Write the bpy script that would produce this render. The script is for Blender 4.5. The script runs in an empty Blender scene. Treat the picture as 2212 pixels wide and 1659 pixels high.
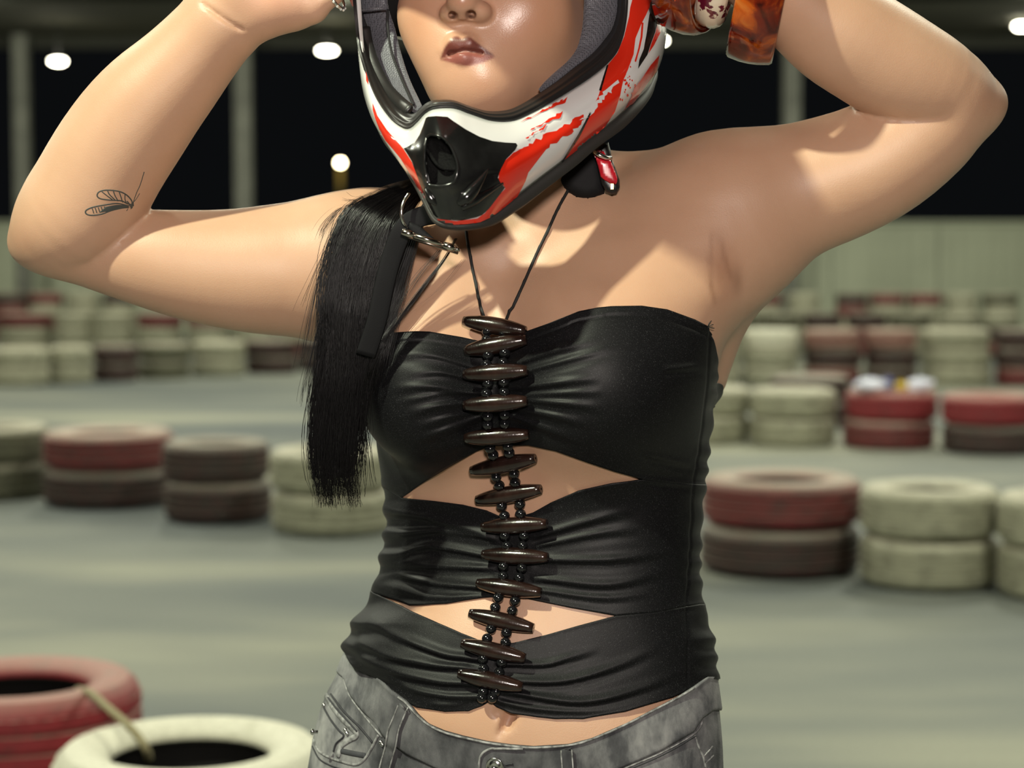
import bpy, bmesh, math, random
import numpy as np
from mathutils import Vector, Matrix
from mathutils.bvhtree import BVHTree
from mathutils.geometry import delaunay_2d_cdt

C = bpy.context
COL = C.scene.collection
rng = np.random.default_rng(7)
random.seed(7)

# ------------------------------------------------------------------ camera
FOC, CX, CY, CAMH, HORIZ = 4165.0, 1106.0, 829.5, 1.35, 570.0
PITCH = math.atan((CY - HORIZ) / FOC)
CP, SP = math.cos(PITCH), math.sin(PITCH)
cam_data = bpy.data.cameras.new('camera')
cam_data.sensor_width = 36.0
cam_data.lens = FOC / 2212.0 * 36.0
cam_data.clip_end = 300.0
cam_data.dof.use_dof = True
cam_data.dof.focus_distance = 1.66
cam_data.dof.aperture_fstop = 5.2
cam = bpy.data.objects.new('camera', cam_data)
cam.location = (0, 0, CAMH)
cam.rotation_euler = (math.radians(90) - PITCH, 0, 0)
COL.objects.link(cam)
C.scene.camera = cam

vs = C.scene.view_settings
vs.view_transform = 'Standard'
vs.look = 'None'
vs.gamma = 1.0
vs.use_curve_mapping = False
vs.exposure = 0.0

# ------------------------------------------------------------------ world: night sky
world = bpy.data.worlds.new('night')
C.scene.world = world
world.use_nodes = True
bg = world.node_tree.nodes['Background']
bg.inputs['Color'].default_value = (0.55, 0.62, 0.70, 1)
bg.inputs['Strength'].default_value = 0.006

# ------------------------------------------------------------------ lamps that are not in the frame
def area_light(name, loc, target, size, power, color, size_y=None):
    d = bpy.data.lights.new(name, 'AREA')
    d.energy = power
    d.color = color
    d.shape = 'RECTANGLE' if size_y else 'DISK'
    d.size = size
    if size_y:
        d.size_y = size_y
    o = bpy.data.objects.new(name, d)
    o.location = loc
    o.rotation_euler = (Vector(target) - Vector(loc)).to_track_quat('-Z', 'Y').to_euler()
    COL.objects.link(o)
    return o

# photographer's strobe up to the left of the camera, soft fill flash just over the lens
area_light('strobe', (-1.251, 0.310, 3.156), (0.0, 1.7, 1.35), 0.09, 105.0, (0.93, 0.98, 0.74))
area_light('fill_flash', (0.06, -0.05, 1.60), (0.03, 1.7, 1.3), 0.14, 22.5, (1.0, 0.89, 0.81))
# hall lamps hung from the roof nearer than the frame shows
for lx in (-9.0, -3.0, 3.0, 9.0):
    for ly in (5.0, 11.5, 17.5, 23.5):
        area_light('hall_lamp_light', (lx, ly, 5.2), (lx, ly, 0), 0.6, 185.0, (0.98, 1.0, 0.80))
    area_light('hall_lamp_light', (lx, 29.5, 5.2), (lx, 36.5, 0.0), 0.6, 190.0, (0.98, 1.0, 0.80))

# ------------------------------------------------------------------ projection helpers (pixels of the 2212 x 1659 frame)
def W(px, py, Y):
    x = (px - CX) / FOC
    y = -(py - CY) / FOC
    dy = CP + y * SP
    dz = -SP + y * CP
    t = Y / dy
    return np.array([t * x, Y, CAMH + t * dz])

def WA(px, py, Y):
    px, py, Y = np.broadcast_arrays(np.asarray(px, float), np.asarray(py, float), np.asarray(Y, float))
    x = (px - CX) / FOC
    y = -(py - CY) / FOC
    t = Y / (CP + y * SP)
    return np.stack([t * x, Y, CAMH + t * (-SP + y * CP)], -1)

def PR(P):
    P = np.asarray(P, float)
    x, y, z = P[..., 0], P[..., 1], P[..., 2] - CAMH
    d = y * CP - z * SP
    u = y * SP + z * CP
    return np.stack([CX + FOC * x / d, CY - FOC * u / d], -1)

def ray_dir(px, py):
    x = (px - CX) / FOC
    y = -(py - CY) / FOC
    return Vector((x, CP + y * SP, -SP + y * CP)).normalized()

CAMPOS = Vector((0, 0, CAMH))
def PM(n, Y=1.7):            # pixels to metres at depth Y
    return n * Y / FOC

# ------------------------------------------------------------------ material helpers
def new_mat(name):
    m = bpy.data.materials.new(name)
    m.use_nodes = True
    nt = m.node_tree
    return m, nt, nt.nodes['Principled BSDF']

def N(nt, kind, **kw):
    n = nt.nodes.new(kind)
    for k, v in kw.items():
        if k in n.inputs.keys():
            n.inputs[k].default_value = v
        else:
            setattr(n, k, v)
    return n

def ramp(nt, src, stops):
    r = nt.nodes.new('ShaderNodeValToRGB')
    el = r.color_ramp.elements
    while len(el) > 1:
        el.remove(el[-1])
    el[0].position = stops[0][0]
    el[0].color = (*stops[0][1], 1) if len(stops[0][1]) == 3 else stops[0][1]
    for p, c in stops[1:]:
        e = el.new(p)
        e.color = (*c, 1) if len(c) == 3 else c
    nt.links.new(src, r.inputs['Fac'])
    return r

def simple(name, col, rough=0.5, metal=0.0, coat=0.0, spec=0.5, noise=0.0, nscale=20.0, bump=0.0, bscale=200.0, trans=0.0):
    m, nt, b = new_mat(name)
    b.inputs['Base Color'].default_value = (*col, 1)
    b.inputs['Roughness'].default_value = rough
    b.inputs['Metallic'].default_value = metal
    b.inputs['Coat Weight'].default_value = coat
    b.inputs['Coat Roughness'].default_value = 0.05
    b.inputs['Specular IOR Level'].default_value = spec
    b.inputs['Transmission Weight'].default_value = trans
    tc = N(nt, 'ShaderNodeTexCoord')
    if noise > 0:
        n = N(nt, 'ShaderNodeTexNoise', Scale=nscale, Detail=5.0)
        nt.links.new(tc.outputs['Object'], n.inputs['Vector'])
        lo = tuple(c * (1 - noise) for c in col)
        hi = tuple(min(1, c * (1 + noise)) for c in col)
        r = ramp(nt, n.outputs['Fac'], [(0.35, lo), (0.65, hi)])
        nt.links.new(r.outputs['Color'], b.inputs['Base Color'])
    if bump > 0:
        n2 = N(nt, 'ShaderNodeTexNoise', Scale=bscale, Detail=3.0)
        nt.links.new(tc.outputs['Object'], n2.inputs['Vector'])
        bp = N(nt, 'ShaderNodeBump', Strength=bump, Distance=0.001)
        nt.links.new(n2.outputs['Fac'], bp.inputs['Height'])
        nt.links.new(bp.outputs['Normal'], b.inputs['Normal'])
    return m

# ------------------------------------------------------------------ mesh helpers
def mesh_obj(name, verts, faces, mat=None, parent=None, smooth=True):
    me = bpy.data.meshes.new(name)
    me.from_pydata([tuple(map(float, v)) for v in verts], [], [tuple(map(int, f)) for f in faces])
    me.validate()
    if smooth:
        me.shade_smooth()
    if mat:
        me.materials.append(mat)
    o = bpy.data.objects.new(name, me)
    COL.objects.link(o)
    if parent:
        o.parent = parent
        o.matrix_parent_inverse = Matrix.Identity(4)
        o.location = -Vector(parent.location)
    return o

def tag(o, label=None, cat=None, group=None, kind=None):
    if label: o['label'] = label
    if cat: o['category'] = cat
    if group: o['group'] = group
    if kind: o['kind'] = kind
    return o

def set_origin(o, p):
    """move an object's origin to p, geometry stays"""
    p = Vector(p)
    d = p - o.location
    o.data.transform(Matrix.Translation(-d))
    o.location = p

def empty(name, loc):
    o = bpy.data.objects.new(name, None)
    o.location = loc
    o.empty_display_size = 0.05
    COL.objects.link(o)
    return o

class MB:
    """collects shapes into one mesh"""
    def __init__(s):
        s.v, s.f = [], []
    def add(s, v, f):
        n = len(s.v)
        s.v.extend([tuple(map(float, p)) for p in v])
        s.f.extend([tuple(i + n for i in q) for q in f])
    def box(s, c, size, rot=None):
        c = Vector(c)
        R = rot or Matrix.Identity(3)
        v = []
        for dx in (-.5, .5):
            for dy in (-.5, .5):
                for dz in (-.5, .5):
                    v.append(c + R @ Vector((dx * size[0], dy * size[1], dz * size[2])))
        s.add(v, [(0, 1, 3, 2), (4, 6, 7, 5), (0, 4, 5, 1), (2, 3, 7, 6), (0, 2, 6, 4), (1, 5, 7, 3)])
    def tube(s, pts, r, n=8, flat=None, cap=True, upv=None):
        """tube along pts; r scalar or list; flat = (wide, thin) multipliers with upv the thin direction"""
        pts = [Vector(p) for p in pts]
        rs = r if hasattr(r, '__len__') else [r] * len(pts)
        rings = []
        prev = None
        for i, p in enumerate(pts):
            t = (pts[min(i + 1, len(pts) - 1)] - pts[max(i - 1, 0)]).normalized()
            if upv is not None:
                u = Vector(upv[i] if hasattr(upv[0], '__len__') else upv)
                u = (u - t * u.dot(t)).normalized()
            elif prev is None:
                a = Vector((0, 0, 1)) if abs(t.z) < .9 else Vector((1, 0, 0))
                u = (a - t * a.dot(t)).normalized()
            else:
                u = (prev - t * prev.dot(t)).normalized()
            prev = u
            w = t.cross(u)
            fw, ft = flat if flat else (1, 1)
            rings.append([p + w * (math.cos(2 * math.pi * k / n) * rs[i] * fw) + u * (math.sin(2 * math.pi * k / n) * rs[i] * ft) for k in range(n)])
        v = [q for ring in rings for q in ring]
        f = []
        for i in range(len(pts) - 1):
            for k in range(n):
                k2 = (k + 1) % n
                f.append((i * n + k, i * n + k2, (i + 1) * n + k2, (i + 1) * n + k))
        if cap:
            f.append(tuple(range(n - 1, -1, -1)))
            f.append(tuple((len(pts) - 1) * n + k for k in range(n)))
        s.add(v, f)
    def lathe(s, prof, c, axis, n=24, closed=False):
        """revolve (r, h) profile about axis through c"""
        ax = Vector(axis).normalized()
        a = Vector((0, 0, 1)) if abs(ax.z) < .9 else Vector((1, 0, 0))
        u = (a - ax * a.dot(ax)).normalized()
        w = ax.cross(u)
        c = Vector(c)
        v = []
        for k in range(n):
            th = 2 * math.pi * k / n
            d = u * math.cos(th) + w * math.sin(th)
            v += [c + d * r + ax * h for r, h in prof]
        m = len(prof)
        f = []
        for k in range(n):
            k2 = (k + 1) % n
            for i in range(m if closed else m - 1):
                j = (i + 1) % m
                f.append((k * m + i, k2 * m + i, k2 * m + j, k * m + j))
        s.add(v, f)
    def build(s, name, mat, parent=None, smooth=True):
        return mesh_obj(name, s.v, s.f, mat, parent, smooth)

def catmull(pts, n=8):
    """smooth polyline through pts (any dimension), n samples per span"""
    P = np.asarray(pts, float)
    P = np.vstack([2 * P[0] - P[1], P, 2 * P[-1] - P[-2]])
    out = []
    for i in range(1, len(P) - 2):
        t = np.linspace(0, 1, n, endpoint=False)[:, None]
        p0, p1, p2, p3 = P[i - 1], P[i], P[i + 1], P[i + 2]
        out.append(.5 * ((2 * p1) + (-p0 + p2) * t + (2 * p0 - 5 * p1 + 4 * p2 - p3) * t ** 2 + (-p0 + 3 * p1 - 3 * p2 + p3) * t ** 3))
    out.append(P[-2][None])
    return np.vstack(out)

def pchip(xs, ys):
    """monotone-ish smooth interpolation of a curve y(x)"""
    xs, ys = np.asarray(xs, float), np.asarray(ys, float)
    h = np.diff(xs)
    d = np.diff(ys) / h
    m = np.zeros(len(xs))
    for i in range(1, len(xs) - 1):
        if d[i - 1] * d[i] > 0:
            w1, w2 = 2 * h[i] + h[i - 1], h[i] + 2 * h[i - 1]
            m[i] = (w1 + w2) / (w1 / d[i - 1] + w2 / d[i])
    m[0], m[-1] = d[0], d[-1]
    def f(x):
        x = np.clip(x, xs[0], xs[-1])
        i = np.clip(np.searchsorted(xs, x) - 1, 0, len(xs) - 2)
        t = (x - xs[i]) / h[i]
        return ((1 + 2 * t) * (1 - t) ** 2 * ys[i] + t * (1 - t) ** 2 * h[i] * m[i]
                + t * t * (3 - 2 * t) * ys[i + 1] + t * t * (t - 1) * h[i] * m[i + 1])
    return f

def clin(xs, ys):
    xs, ys = np.asarray(xs, float), np.asarray(ys, float)
    return lambda x: np.interp(x, xs, ys)

def grid_faces(nu, nv, wrap_u=False, flip=False):
    """faces of a grid whose vertex (i, j) is i*nv+j"""
    f = []
    for i in range(nu if wrap_u else nu - 1):
        i2 = (i + 1) % nu
        for j in range(nv - 1):
            q = (i * nv + j, i2 * nv + j, i2 * nv + j + 1, i * nv + j + 1)
            f.append(q[::-1] if flip else q)
    return f
# ================================================================== the hall
def floor_material():
    m, nt, b = new_mat('worn_asphalt')
    tc = N(nt, 'ShaderNodeTexCoord')
    mp = N(nt, 'ShaderNodeMapping')
    mp.inputs['Scale'].default_value = (0.35, 1.0, 1.0)
    nt.links.new(tc.outputs['Object'], mp.inputs['Vector'])
    big = N(nt, 'ShaderNodeTexNoise', Scale=0.55, Detail=4.0, Roughness=0.55)
    nt.links.new(mp.outputs['Vector'], big.inputs['Vector'])
    r = ramp(nt, big.outputs['Fac'], [(0.36, (0.105, 0.118, 0.118)), (0.5, (0.18, 0.188, 0.165)), (0.64, (0.31, 0.305, 0.235))])
    fine = N(nt, 'ShaderNodeTexNoise', Scale=60.0, Detail=4.0)
    nt.links.new(tc.outputs['Object'], fine.inputs['Vector'])
    mx = N(nt, 'ShaderNodeMix', data_type='RGBA', blend_type='MULTIPLY')
    mx.inputs[0].default_value = 0.35
    nt.links.new(r.outputs['Color'], mx.inputs[6])
    fr = ramp(nt, fine.outputs['Fac'], [(0.3, (0.6, 0.6, 0.6)), (0.7, (1, 1, 1))])
    nt.links.new(fr.outputs['Color'], mx.inputs[7])
    nt.links.new(mx.outputs[2], b.inputs['Base Color'])
    b.inputs['Roughness'].default_value = 0.75
    bp = N(nt, 'ShaderNodeBump', Strength=0.3, Distance=0.004)
    nt.links.new(fine.outputs['Fac'], bp.inputs['Height'])
    nt.links.new(bp.outputs['Normal'], b.inputs['Normal'])
    return m

def box_obj(name, c, size, mat, kind=None, parent=None):
    mb = MB()
    mb.box(c, size)
    o = mb.build(name, mat, parent, smooth=False)
    if kind: o['kind'] = kind
    return o

M_floor = floor_material()
box_obj('floor', (0, 40, -0.1), (120, 110, 0.2), M_floor, 'structure')

# roof: a metal deck on cross beams
M_roof = simple('roof_sheet', (0.042, 0.040, 0.024), 0.9, noise=0.35, nscale=0.3)
M_beam = simple('roof_beam', (0.02, 0.02, 0.013), 0.8)
box_obj('ceiling', (0, 16.0, 5.66), (60, 43.0, 0.12), M_roof, 'structure')
for k, by in enumerate((9.0, 16.0, 23.0, 30.0, 36.6)):
    b_ = box_obj('ceiling_beam', (0, by, 5.50), (60, 0.22, 0.22), M_beam, 'structure')

# barrier wall of ribbed sheet panels
M_wall = simple('ribbed_sheet', (0.42, 0.44, 0.33), 0.55, noise=0.08, nscale=0.8)
def ribbed_panel(w, h):
    xs = []
    x = 0.0
    prof = []
    while x < w - 1e-6:
        for dx, d in ((0, 0), (.16, 0), (.185, -.03), (.235, -.03), (.26, 0)):
            if x + dx <= w: prof.append((x + dx, d))
        x += .26
    prof.append((w, 0))
    v, f = [], []
    for (px_, d) in prof:
        v += [(px_, d, 0), (px_, d, h)]
    n = len(prof)
    for i in range(n - 1):
        f.append((2 * i, 2 * i + 2, 2 * i + 3, 2 * i + 1))
    # back face gives it depth
    k = len(v)
    v += [(0, .05, 0), (0, .05, h), (w, .05, 0), (w, .05, h)]
    f += [(k, k + 1, k + 3, k + 2), (0, 1, k + 1, k), (2 * n - 2, k + 2, k + 3, 2 * n - 1)]
    return v, f
WALLY, WALLH = 38.0, 2.14
pv, pf = ribbed_panel(2.08, WALLH)
wall = empty('wall_back', (0, WALLY, 0))
wall['kind'] = 'structure'
me = bpy.data.meshes.new('panel')
me.from_pydata(pv, [], pf)
me.materials.append(M_wall)
for k in range(-11, 11):
    o = bpy.data.objects.new('panel', me)
    COL.objects.link(o)
    o.parent = wall
    o.location = (k * 2.1, 0, 0)
mb = MB(); mb.box((0, -.03, WALLH + .02), (46.4, .12, .06))
mb.build('coping', M_wall, None, False).parent = wall

# roof posts standing along the wall
M_post = simple('post_paint', (0.15, 0.15, 0.125), 0.6, noise=0.2, nscale=3.0)
def post(px, Y, w):
    x = (px - CX) / FOC * Y
    mb = MB()
    mb.box((0, 0, 2.8), (w * .55, w, 5.6))
    for s in (-1, 1):
        mb.box((s * w * .42, 0, 2.8), (w * .16, w * 1.15, 5.6))
    mb2 = MB(); mb2.box((0, 0, .02), (w * 1.9, w * 1.9, .04))
    o = mb.build('trim_' + str(len([q for q in bpy.data.objects if q.name.startswith('trim_')]) + 1), M_post, None, False)
    o.location = (x, Y, 0)
    o['kind'] = 'structure'
    p = mb2.build('base_plate', M_post, None, False)
    p.parent = o
for px, w in ((55, .26), (530, .30), (1705, .30)):
    post(px, 36.2, w)

# ---------------------------------------------------------------- lamps in the frame
def emit(name, col, s):
    m = bpy.data.materials.new(name)
    m.use_nodes = True
    nt = m.node_tree
    nt.nodes.remove(nt.nodes['Principled BSDF'])
    e = nt.nodes.new('ShaderNodeEmission')
    e.inputs['Color'].default_value = (*col, 1)
    e.inputs['Strength'].default_value = s
    nt.links.new(e.outputs[0], nt.nodes['Material Output'].inputs['Surface'])
    return m
M_lamp = emit('lamp_glow', (1.0, 0.95, 0.74), 40.0)
M_lampbody = simple('lamp_housing', (0.02, 0.02, 0.02), 0.5)
def hall_lamp(px, py, Y, w, h, label):
    p = W(px, py, Y)
    r = empty('hall_lamp', p)
    tag(r, label, 'lamp', 'lamps hung from the dark roof')
    # glowing bowl, lens shaped
    prof = [(0.001, -h), (w * .45, -h * .9), (w * .8, -h * .55), (w * .98, -h * .1), (w, 0.15 * h), (w * .93, .5 * h), (w * .6, .8 * h), (.001, .85 * h)]
    mb = MB(); mb.lathe(prof, (0, 0, 0), (0, 0, 1), 24)
    mb.build('diffuser', M_lamp).parent = r
    mb = MB()
    mb.lathe([(0.001, h * 1.5), (w * .35, h * 1.5), (w * .5, h * .9), (w * .4, h * .84), (.001, h * .84)], (0, 0, 0), (0, 0, 1), 16)
    mb.build('housing', M_lampbody).parent = r
    top = 5.58 - p[2]
    mb = MB(); mb.tube([(0, 0, h * 1.4), (0, 0, top)], .012, 6)
    mb.build('hanger', M_lampbody).parent = r
    return r
hall_lamp(125, 133, 34.0, .125, .035, 'glowing lamp under the dark roof above the raised elbow with the tattooed forearm')
hall_lamp(706, 110, 34.0, .145, .035, 'glowing lamp under the dark roof between the ringed hand and the helmet')
hall_lamp(2207, 57, 34.0, .12, .04, 'glowing lamp cut by the frame edge above the elbow of the bangled arm')
hall_lamp(1432, 88, 34.0, .05, .03, 'small glint of a lamp half hidden behind the helmet below the amber bangle')

M_street = emit('street_lamp_glow', (1.0, 0.86, 0.50), 40.0)
M_streetpole = simple('street_pole', (0.22, 0.18, 0.05), 0.6)
p = W(735, 352, 60.0)
sl = empty('street_lamp', (p[0], 60.0, 0))
tag(sl, 'round yellow street lamp on a pole beyond the wall', 'street lamp')
mb = MB(); mb.lathe([(.001, -.09), (.06, -.075), (.09, -.025), (.09, .025), (.06, .075), (.001, .09)], (0, 0, p[2]), (0, 0, 1), 20)
mb.build('globe', M_street).parent = sl
mb = MB(); mb.tube([(0, 0, 0), (0, 0, p[2] - .08)], [.10, .09], 12)
mb.build('pole', M_streetpole).parent = sl
mb = MB(); mb.lathe([(.001, -.16), (.10, -.16), (.10, -.085), (.001, -.085)], (0, 0, p[2]), (0, 0, 1), 16)
mb.build('collar', M_lampbody).parent = sl
ld = bpy.data.lights.new('street_lamp_light', 'POINT'); ld.energy = 10; ld.color = (1, .75, .35); ld.shadow_soft_size = .25
lo = bpy.data.objects.new('street_lamp_light', ld); lo.location = (p[0], 59.6, p[2] - .1); COL.objects.link(lo)

# ================================================================== tyres
def tyre_paint(name, col, dark, wear, dust_light):
    m, nt, b = new_mat(name)
    tc = N(nt, 'ShaderNodeTexCoord')
    oi = N(nt, 'ShaderNodeObjectInfo')
    ad = N(nt, 'ShaderNodeVectorMath', operation='ADD')
    nt.links.new(tc.outputs['Object'], ad.inputs[0])
    sc = N(nt, 'ShaderNodeVectorMath', operation='SCALE')
    sc.inputs['Scale'].default_value = 13.0
    cmb = N(nt, 'ShaderNodeCombineXYZ')
    for i in range(3): nt.links.new(oi.outputs['Random'], cmb.inputs[i])
    nt.links.new(cmb.outputs[0], sc.inputs[0])
    nt.links.new(sc.outputs[0], ad.inputs[1])
    n1 = N(nt, 'ShaderNodeTexNoise', Scale=4.0, Detail=6.0, Roughness=0.6)
    nt.links.new(ad.outputs[0], n1.inputs['Vector'])
    n2 = N(nt, 'ShaderNodeTexNoise', Scale=24.0, Detail=5.0, Roughness=0.7)
    nt.links.new(ad.outputs[0], n2.inputs['Vector'])
    r1 = ramp(nt, n1.outputs['Fac'], [(wear - .08, dark), (wear + .10, col)])
    r2 = ramp(nt, n2.outputs['Fac'], [(.35, (.62, .62, .6)), (.62, (1, 1, 1))])
    mx = N(nt, 'ShaderNodeMix', data_type='RGBA', blend_type='MULTIPLY')
    mx.inputs[0].default_value = .7
    nt.links.new(r1.outputs['Color'], mx.inputs[6]); nt.links.new(r2.outputs['Color'], mx.inputs[7])
    # road dust plus painted overhead light on faces that look up
    geo = N(nt, 'ShaderNodeNewGeometry')
    sx = N(nt, 'ShaderNodeSeparateXYZ'); nt.links.new(geo.outputs['Normal'], sx.inputs[0])
    mr = N(nt, 'ShaderNodeMapRange'); mr.inputs['From Min'].default_value = .35; mr.inputs['From Max'].default_value = .95
    mr.inputs['To Max'].default_value = dust_light
    nt.links.new(sx.outputs['Z'], mr.inputs['Value'])
    mx2 = N(nt, 'ShaderNodeMix', data_type='RGBA')
    nt.links.new(mr.outputs[0], mx2.inputs[0]); nt.links.new(mx.outputs[2], mx2.inputs[6])
    mx2.inputs[7].default_value = (.62, .56, .45, 1)
    nt.links.new(mx2.outputs[2], b.inputs['Base Color'])
    b.inputs['Roughness'].default_value = .62
    return m
TY = {
    'red': tyre_paint('red_tyre_paint', (.17, .020, .023), (.06, .02, .02), .40, .52),
    'bright red': tyre_paint('bright_red_tyre_paint', (.26, .016, .025), (.10, .02, .02), .35, .30),
    'dark red': tyre_paint('dark_red_tyre_paint', (.055, .018, .017), (.026, .021, .018), .47, .42),
    'white': tyre_paint('white_tyre_paint', (.40, .39, .285), (.20, .195, .14), .42, .55),
    'bright white': tyre_paint('bright_white_tyre_paint', (.74, .71, .58), (.5, .48, .36), .32, .05),
    'olive grey': tyre_paint('olive_tyre_paint', (.13, .128, .08), (.07, .07, .045), .45, .55),
    'pink': tyre_paint('faded_pink_tyre_paint', (.32, .16, .13), (.15, .06, .055), .42, .45),
}
def tyre_meshes(nseg, detail):
    """a tyre of outer radius 1 and half width 1 lying flat; width is scaled per object"""
    R = 1.0
    side = [(0.985, .62), (.965, .80), (.90, .95), (.80, 1.0), (.70, .96), (.62, .86), (.585, .78), (.575, .68)]
    prof = side + [(.60, .60), (.70, .55), (.86, .5), (.90, 0)]
    prof += [(r, -z) for r, z in prof[-2::-1]]
    mb = MB(); mb.lathe(prof, (0, 0, 0), (0, 0, 1), nseg)
    casing = mb
    tr = []
    ribs = [(-.66, -.40), (-.33, -.04), (.04, .33), (.40, .66)]
    for a, b_ in ribs:
        tr += [(.962, a), (1.0, a + .02), (1.0, b_ - .02), (.962, b_)]
    tv, tf = [], []
    m = len(tr)
    for k in range(nseg):
        th = 2 * math.pi * k / nseg
        notch = detail and (k % 2 == 0)
        for (r, z) in tr:
            rr = r
            if notch and (abs(z) > .38): rr = r - .012
            tv.append((rr * math.cos(th), rr * math.sin(th), z))
    for k in range(nseg):
        k2 = (k + 1) % nseg
        for i in range(m - 1):
            tf.append((k * m + i, k2 * m + i, k2 * m + i + 1, k * m + i + 1))
    return casing, tv, tf
M_rubber = simple('bare_rubber', (.012, .012, .011), .7)
def mk(name, v, f, inner=False):
    me = bpy.data.meshes.new(name); me.from_pydata([tuple(q) for q in v], [], f); me.shade_smooth()
    me.materials.append(TY['red']); me.materials.append(M_rubber)
    if inner:
        for p in me.polygons:
            c = p.center; r = math.hypot(c.x, c.y)
            if abs(c.z) < .70 and r < .93: p.material_index = 1
    me.set_sharp_from_angle(angle=math.radians(40))
    return me
_c, _tv, _tf = tyre_meshes(96, True)
NEAR = (mk('tyre_casing', _c.v, _c.f, True), mk('tread', _tv, _tf))
_c, _tv, _tf = tyre_meshes(40, False)
FAR = (mk('tyre_casing_far', _c.v, _c.f, True), mk('tread_far', _tv, _tf))
def tyre(x, y, z, R, hw, colour, label, group, near=False, rot=None):
    ms = NEAR if near else FAR
    o = bpy.data.objects.new('tyre', ms[0]); COL.objects.link(o)
    o.location = (x, y, z); o.scale = (R, R, hw)
    o.rotation_euler = (random.uniform(-.003, .003), random.uniform(-.003, .003), random.uniform(0, 6.28))
    t = bpy.data.objects.new('tread', ms[1]); COL.objects.link(t); t.parent = o
    for q in (o, t):
        q.material_slots[0].link = 'OBJECT'; q.material_slots[0].material = TY[colour]
    tag(o, label, 'tyre', group)
    return o
ORD = ['first', 'second', 'third', 'fourth', 'fifth', 'sixth', 'seventh', 'eighth', 'ninth', 'tenth', 'eleventh', 'twelfth']
STK = []
def stack(px, py_front, wpx, cols, where, group, near=False, hw=None):
    """a pile of tyres: centre pixel column, pixel row where its front meets the floor, width in pixels, colours bottom to top"""
    STK.append([px, py_front, wpx, cols, where, group, near, hw]); return

def place(px, py_front, wpx, cols, where, group, near, hw):
    dist_front = CAMH * FOC / (py_front - HORIZ)
    R = wpx / 2 / FOC * dist_front
    R = R * (1 + R / dist_front)
    y = dist_front + R
    x = (px - CX) / FOC * y
    return x, y, R

def raise_stack(x, y, R, cols, where, group, near, hw):
    hw = hw or .104
    n = len(cols)
    for k, c in enumerate(cols):
        lv = {1: ['sole'], 2: ['lower', 'upper'], 3: ['bottom', 'middle', 'top'], 4: ['bottom', 'second', 'third', 'top']}[n][k]
        dx = random.uniform(-.012, .012) if not near else 0
        lab = '%s tyre, %s of %s' % (c, lv, where)
        tyre(x + dx, y + random.uniform(-.01, .01), hw + k * 2.02 * hw, R, hw, c, lab, group, near)

# two single tyres near the camera at the lower left, tied with a rope
stack(20, 2000, 545, ['red', 'bright red'], 'the near red pair tied by the rope', 'near tyres tied by a rope', True, .110)
stack(402, 2200, 600, ['white', 'bright white'], 'the near white pair beside the grey jeans', 'near tyres tied by a rope', True, .104)

# the barrier of paired tyres across the floor
GR = 'barrier of paired tyres behind the woman'
stack(-20, 1088, 250, ['olive grey', 'olive grey'], 'the pale stack at the left end of the barrier', GR)
stack(232, 1106, 280, ['dark red', 'red'], 'the wide red stack under the tattooed arm', GR)
stack(466, 1138, 232, ['dark red', 'dark red'], 'the narrower red stack beside the ponytail', GR)
stack(715, 1166, 262, ['white', 'white'], 'the white stack right behind the ponytail end', GR)
stack(1693, 1262, 345, ['dark red', 'red'], 'the big red stack beside her bare side and waist', GR)
stack(2012, 1290, 300, ['white', 'white'], 'the white stack next to the big red stack', GR)
stack(2310, 1315, 290, ['white', 'white'], 'the white stack cut by the right frame edge', GR)

GR = 'second barrier of tyres on the right'
stack(1530, 962, 190, ['white', 'white'], 'the white stack half hidden by the top', GR)
stack(1711, 968, 188, ['white', 'white'], 'the white stack beside the red one with litter', GR)
stack(1926, 975, 198, ['red', 'bright red'], 'the red stack that carries the litter', GR)
stack(2140, 987, 205, ['dark red', 'bright red'], 'the red stack at the end of the second barrier', GR)
stack(1752, 925, 170, ['dark red', 'dark red'], 'the low dark stack behind the second barrier', GR)

def row(y_front, items, where, group, base_h=2):
    for i, (px, w, c) in enumerate(items):
        cols = c if isinstance(c, list) else [c] * base_h
        stack(px, y_front(px) if callable(y_front) else y_front, w, cols, '%s stack from left, %s' % (ORD[i], where), group)
row(836, [(1548, 105, ['white'] * 3), (1664, 118, ['white', 'white', 'bright white']), (1798, 122, ['red', 'dark red', 'pink']),
          (1925, 112, ['dark red', 'dark red', 'pink']), (2064, 150, ['white', 'white', 'white']), (2208, 110, ['red', 'dark red', 'dark red'])],
    'third row on the right', 'third row of tyres on the right')
row(770, [(1612, 70, ['white', 'white', 'olive grey']), (1690, 82, ['white', 'white', 'olive grey']), (1778, 84, ['white', 'dark red', 'dark red']),
          (1872, 88, ['red', 'red', 'dark red']), (1968, 92, ['white', 'white', 'olive grey']), (2070, 88, ['white', 'olive grey', 'white']),
          (2162, 84, ['red', 'dark red', 'white'])],
    'fourth row on the right', 'fourth row of tyres on the right')
row(738, [(1645, 84, ['white', 'white', 'white', 'red']), (1738, 72, ['white', 'white', 'white', 'white']), (1840, 70, ['red', 'white', 'red', 'dark red']),
          (1915, 76, ['white', 'white', 'white', 'red']), (1997, 76, ['white', 'white', 'white', 'red']), (2075, 72, ['white', 'white', 'white', 'white']),
          (2160, 78, ['white', 'white', 'white', 'olive grey'])],
    'furthest row on the right', 'furthest row of tyres on the right')
row(lambda px: 838 - .05 * px, [(40, 128, 'white'), (150, 98, 'white'), (249, 97, 'dark red'), (354, 110, 'olive grey'), (470, 115, 'white'), (584, 108, 'dark red'), (700, 112, 'dark red')],
    'middle row on the left', 'middle row of tyres on the left')
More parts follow.
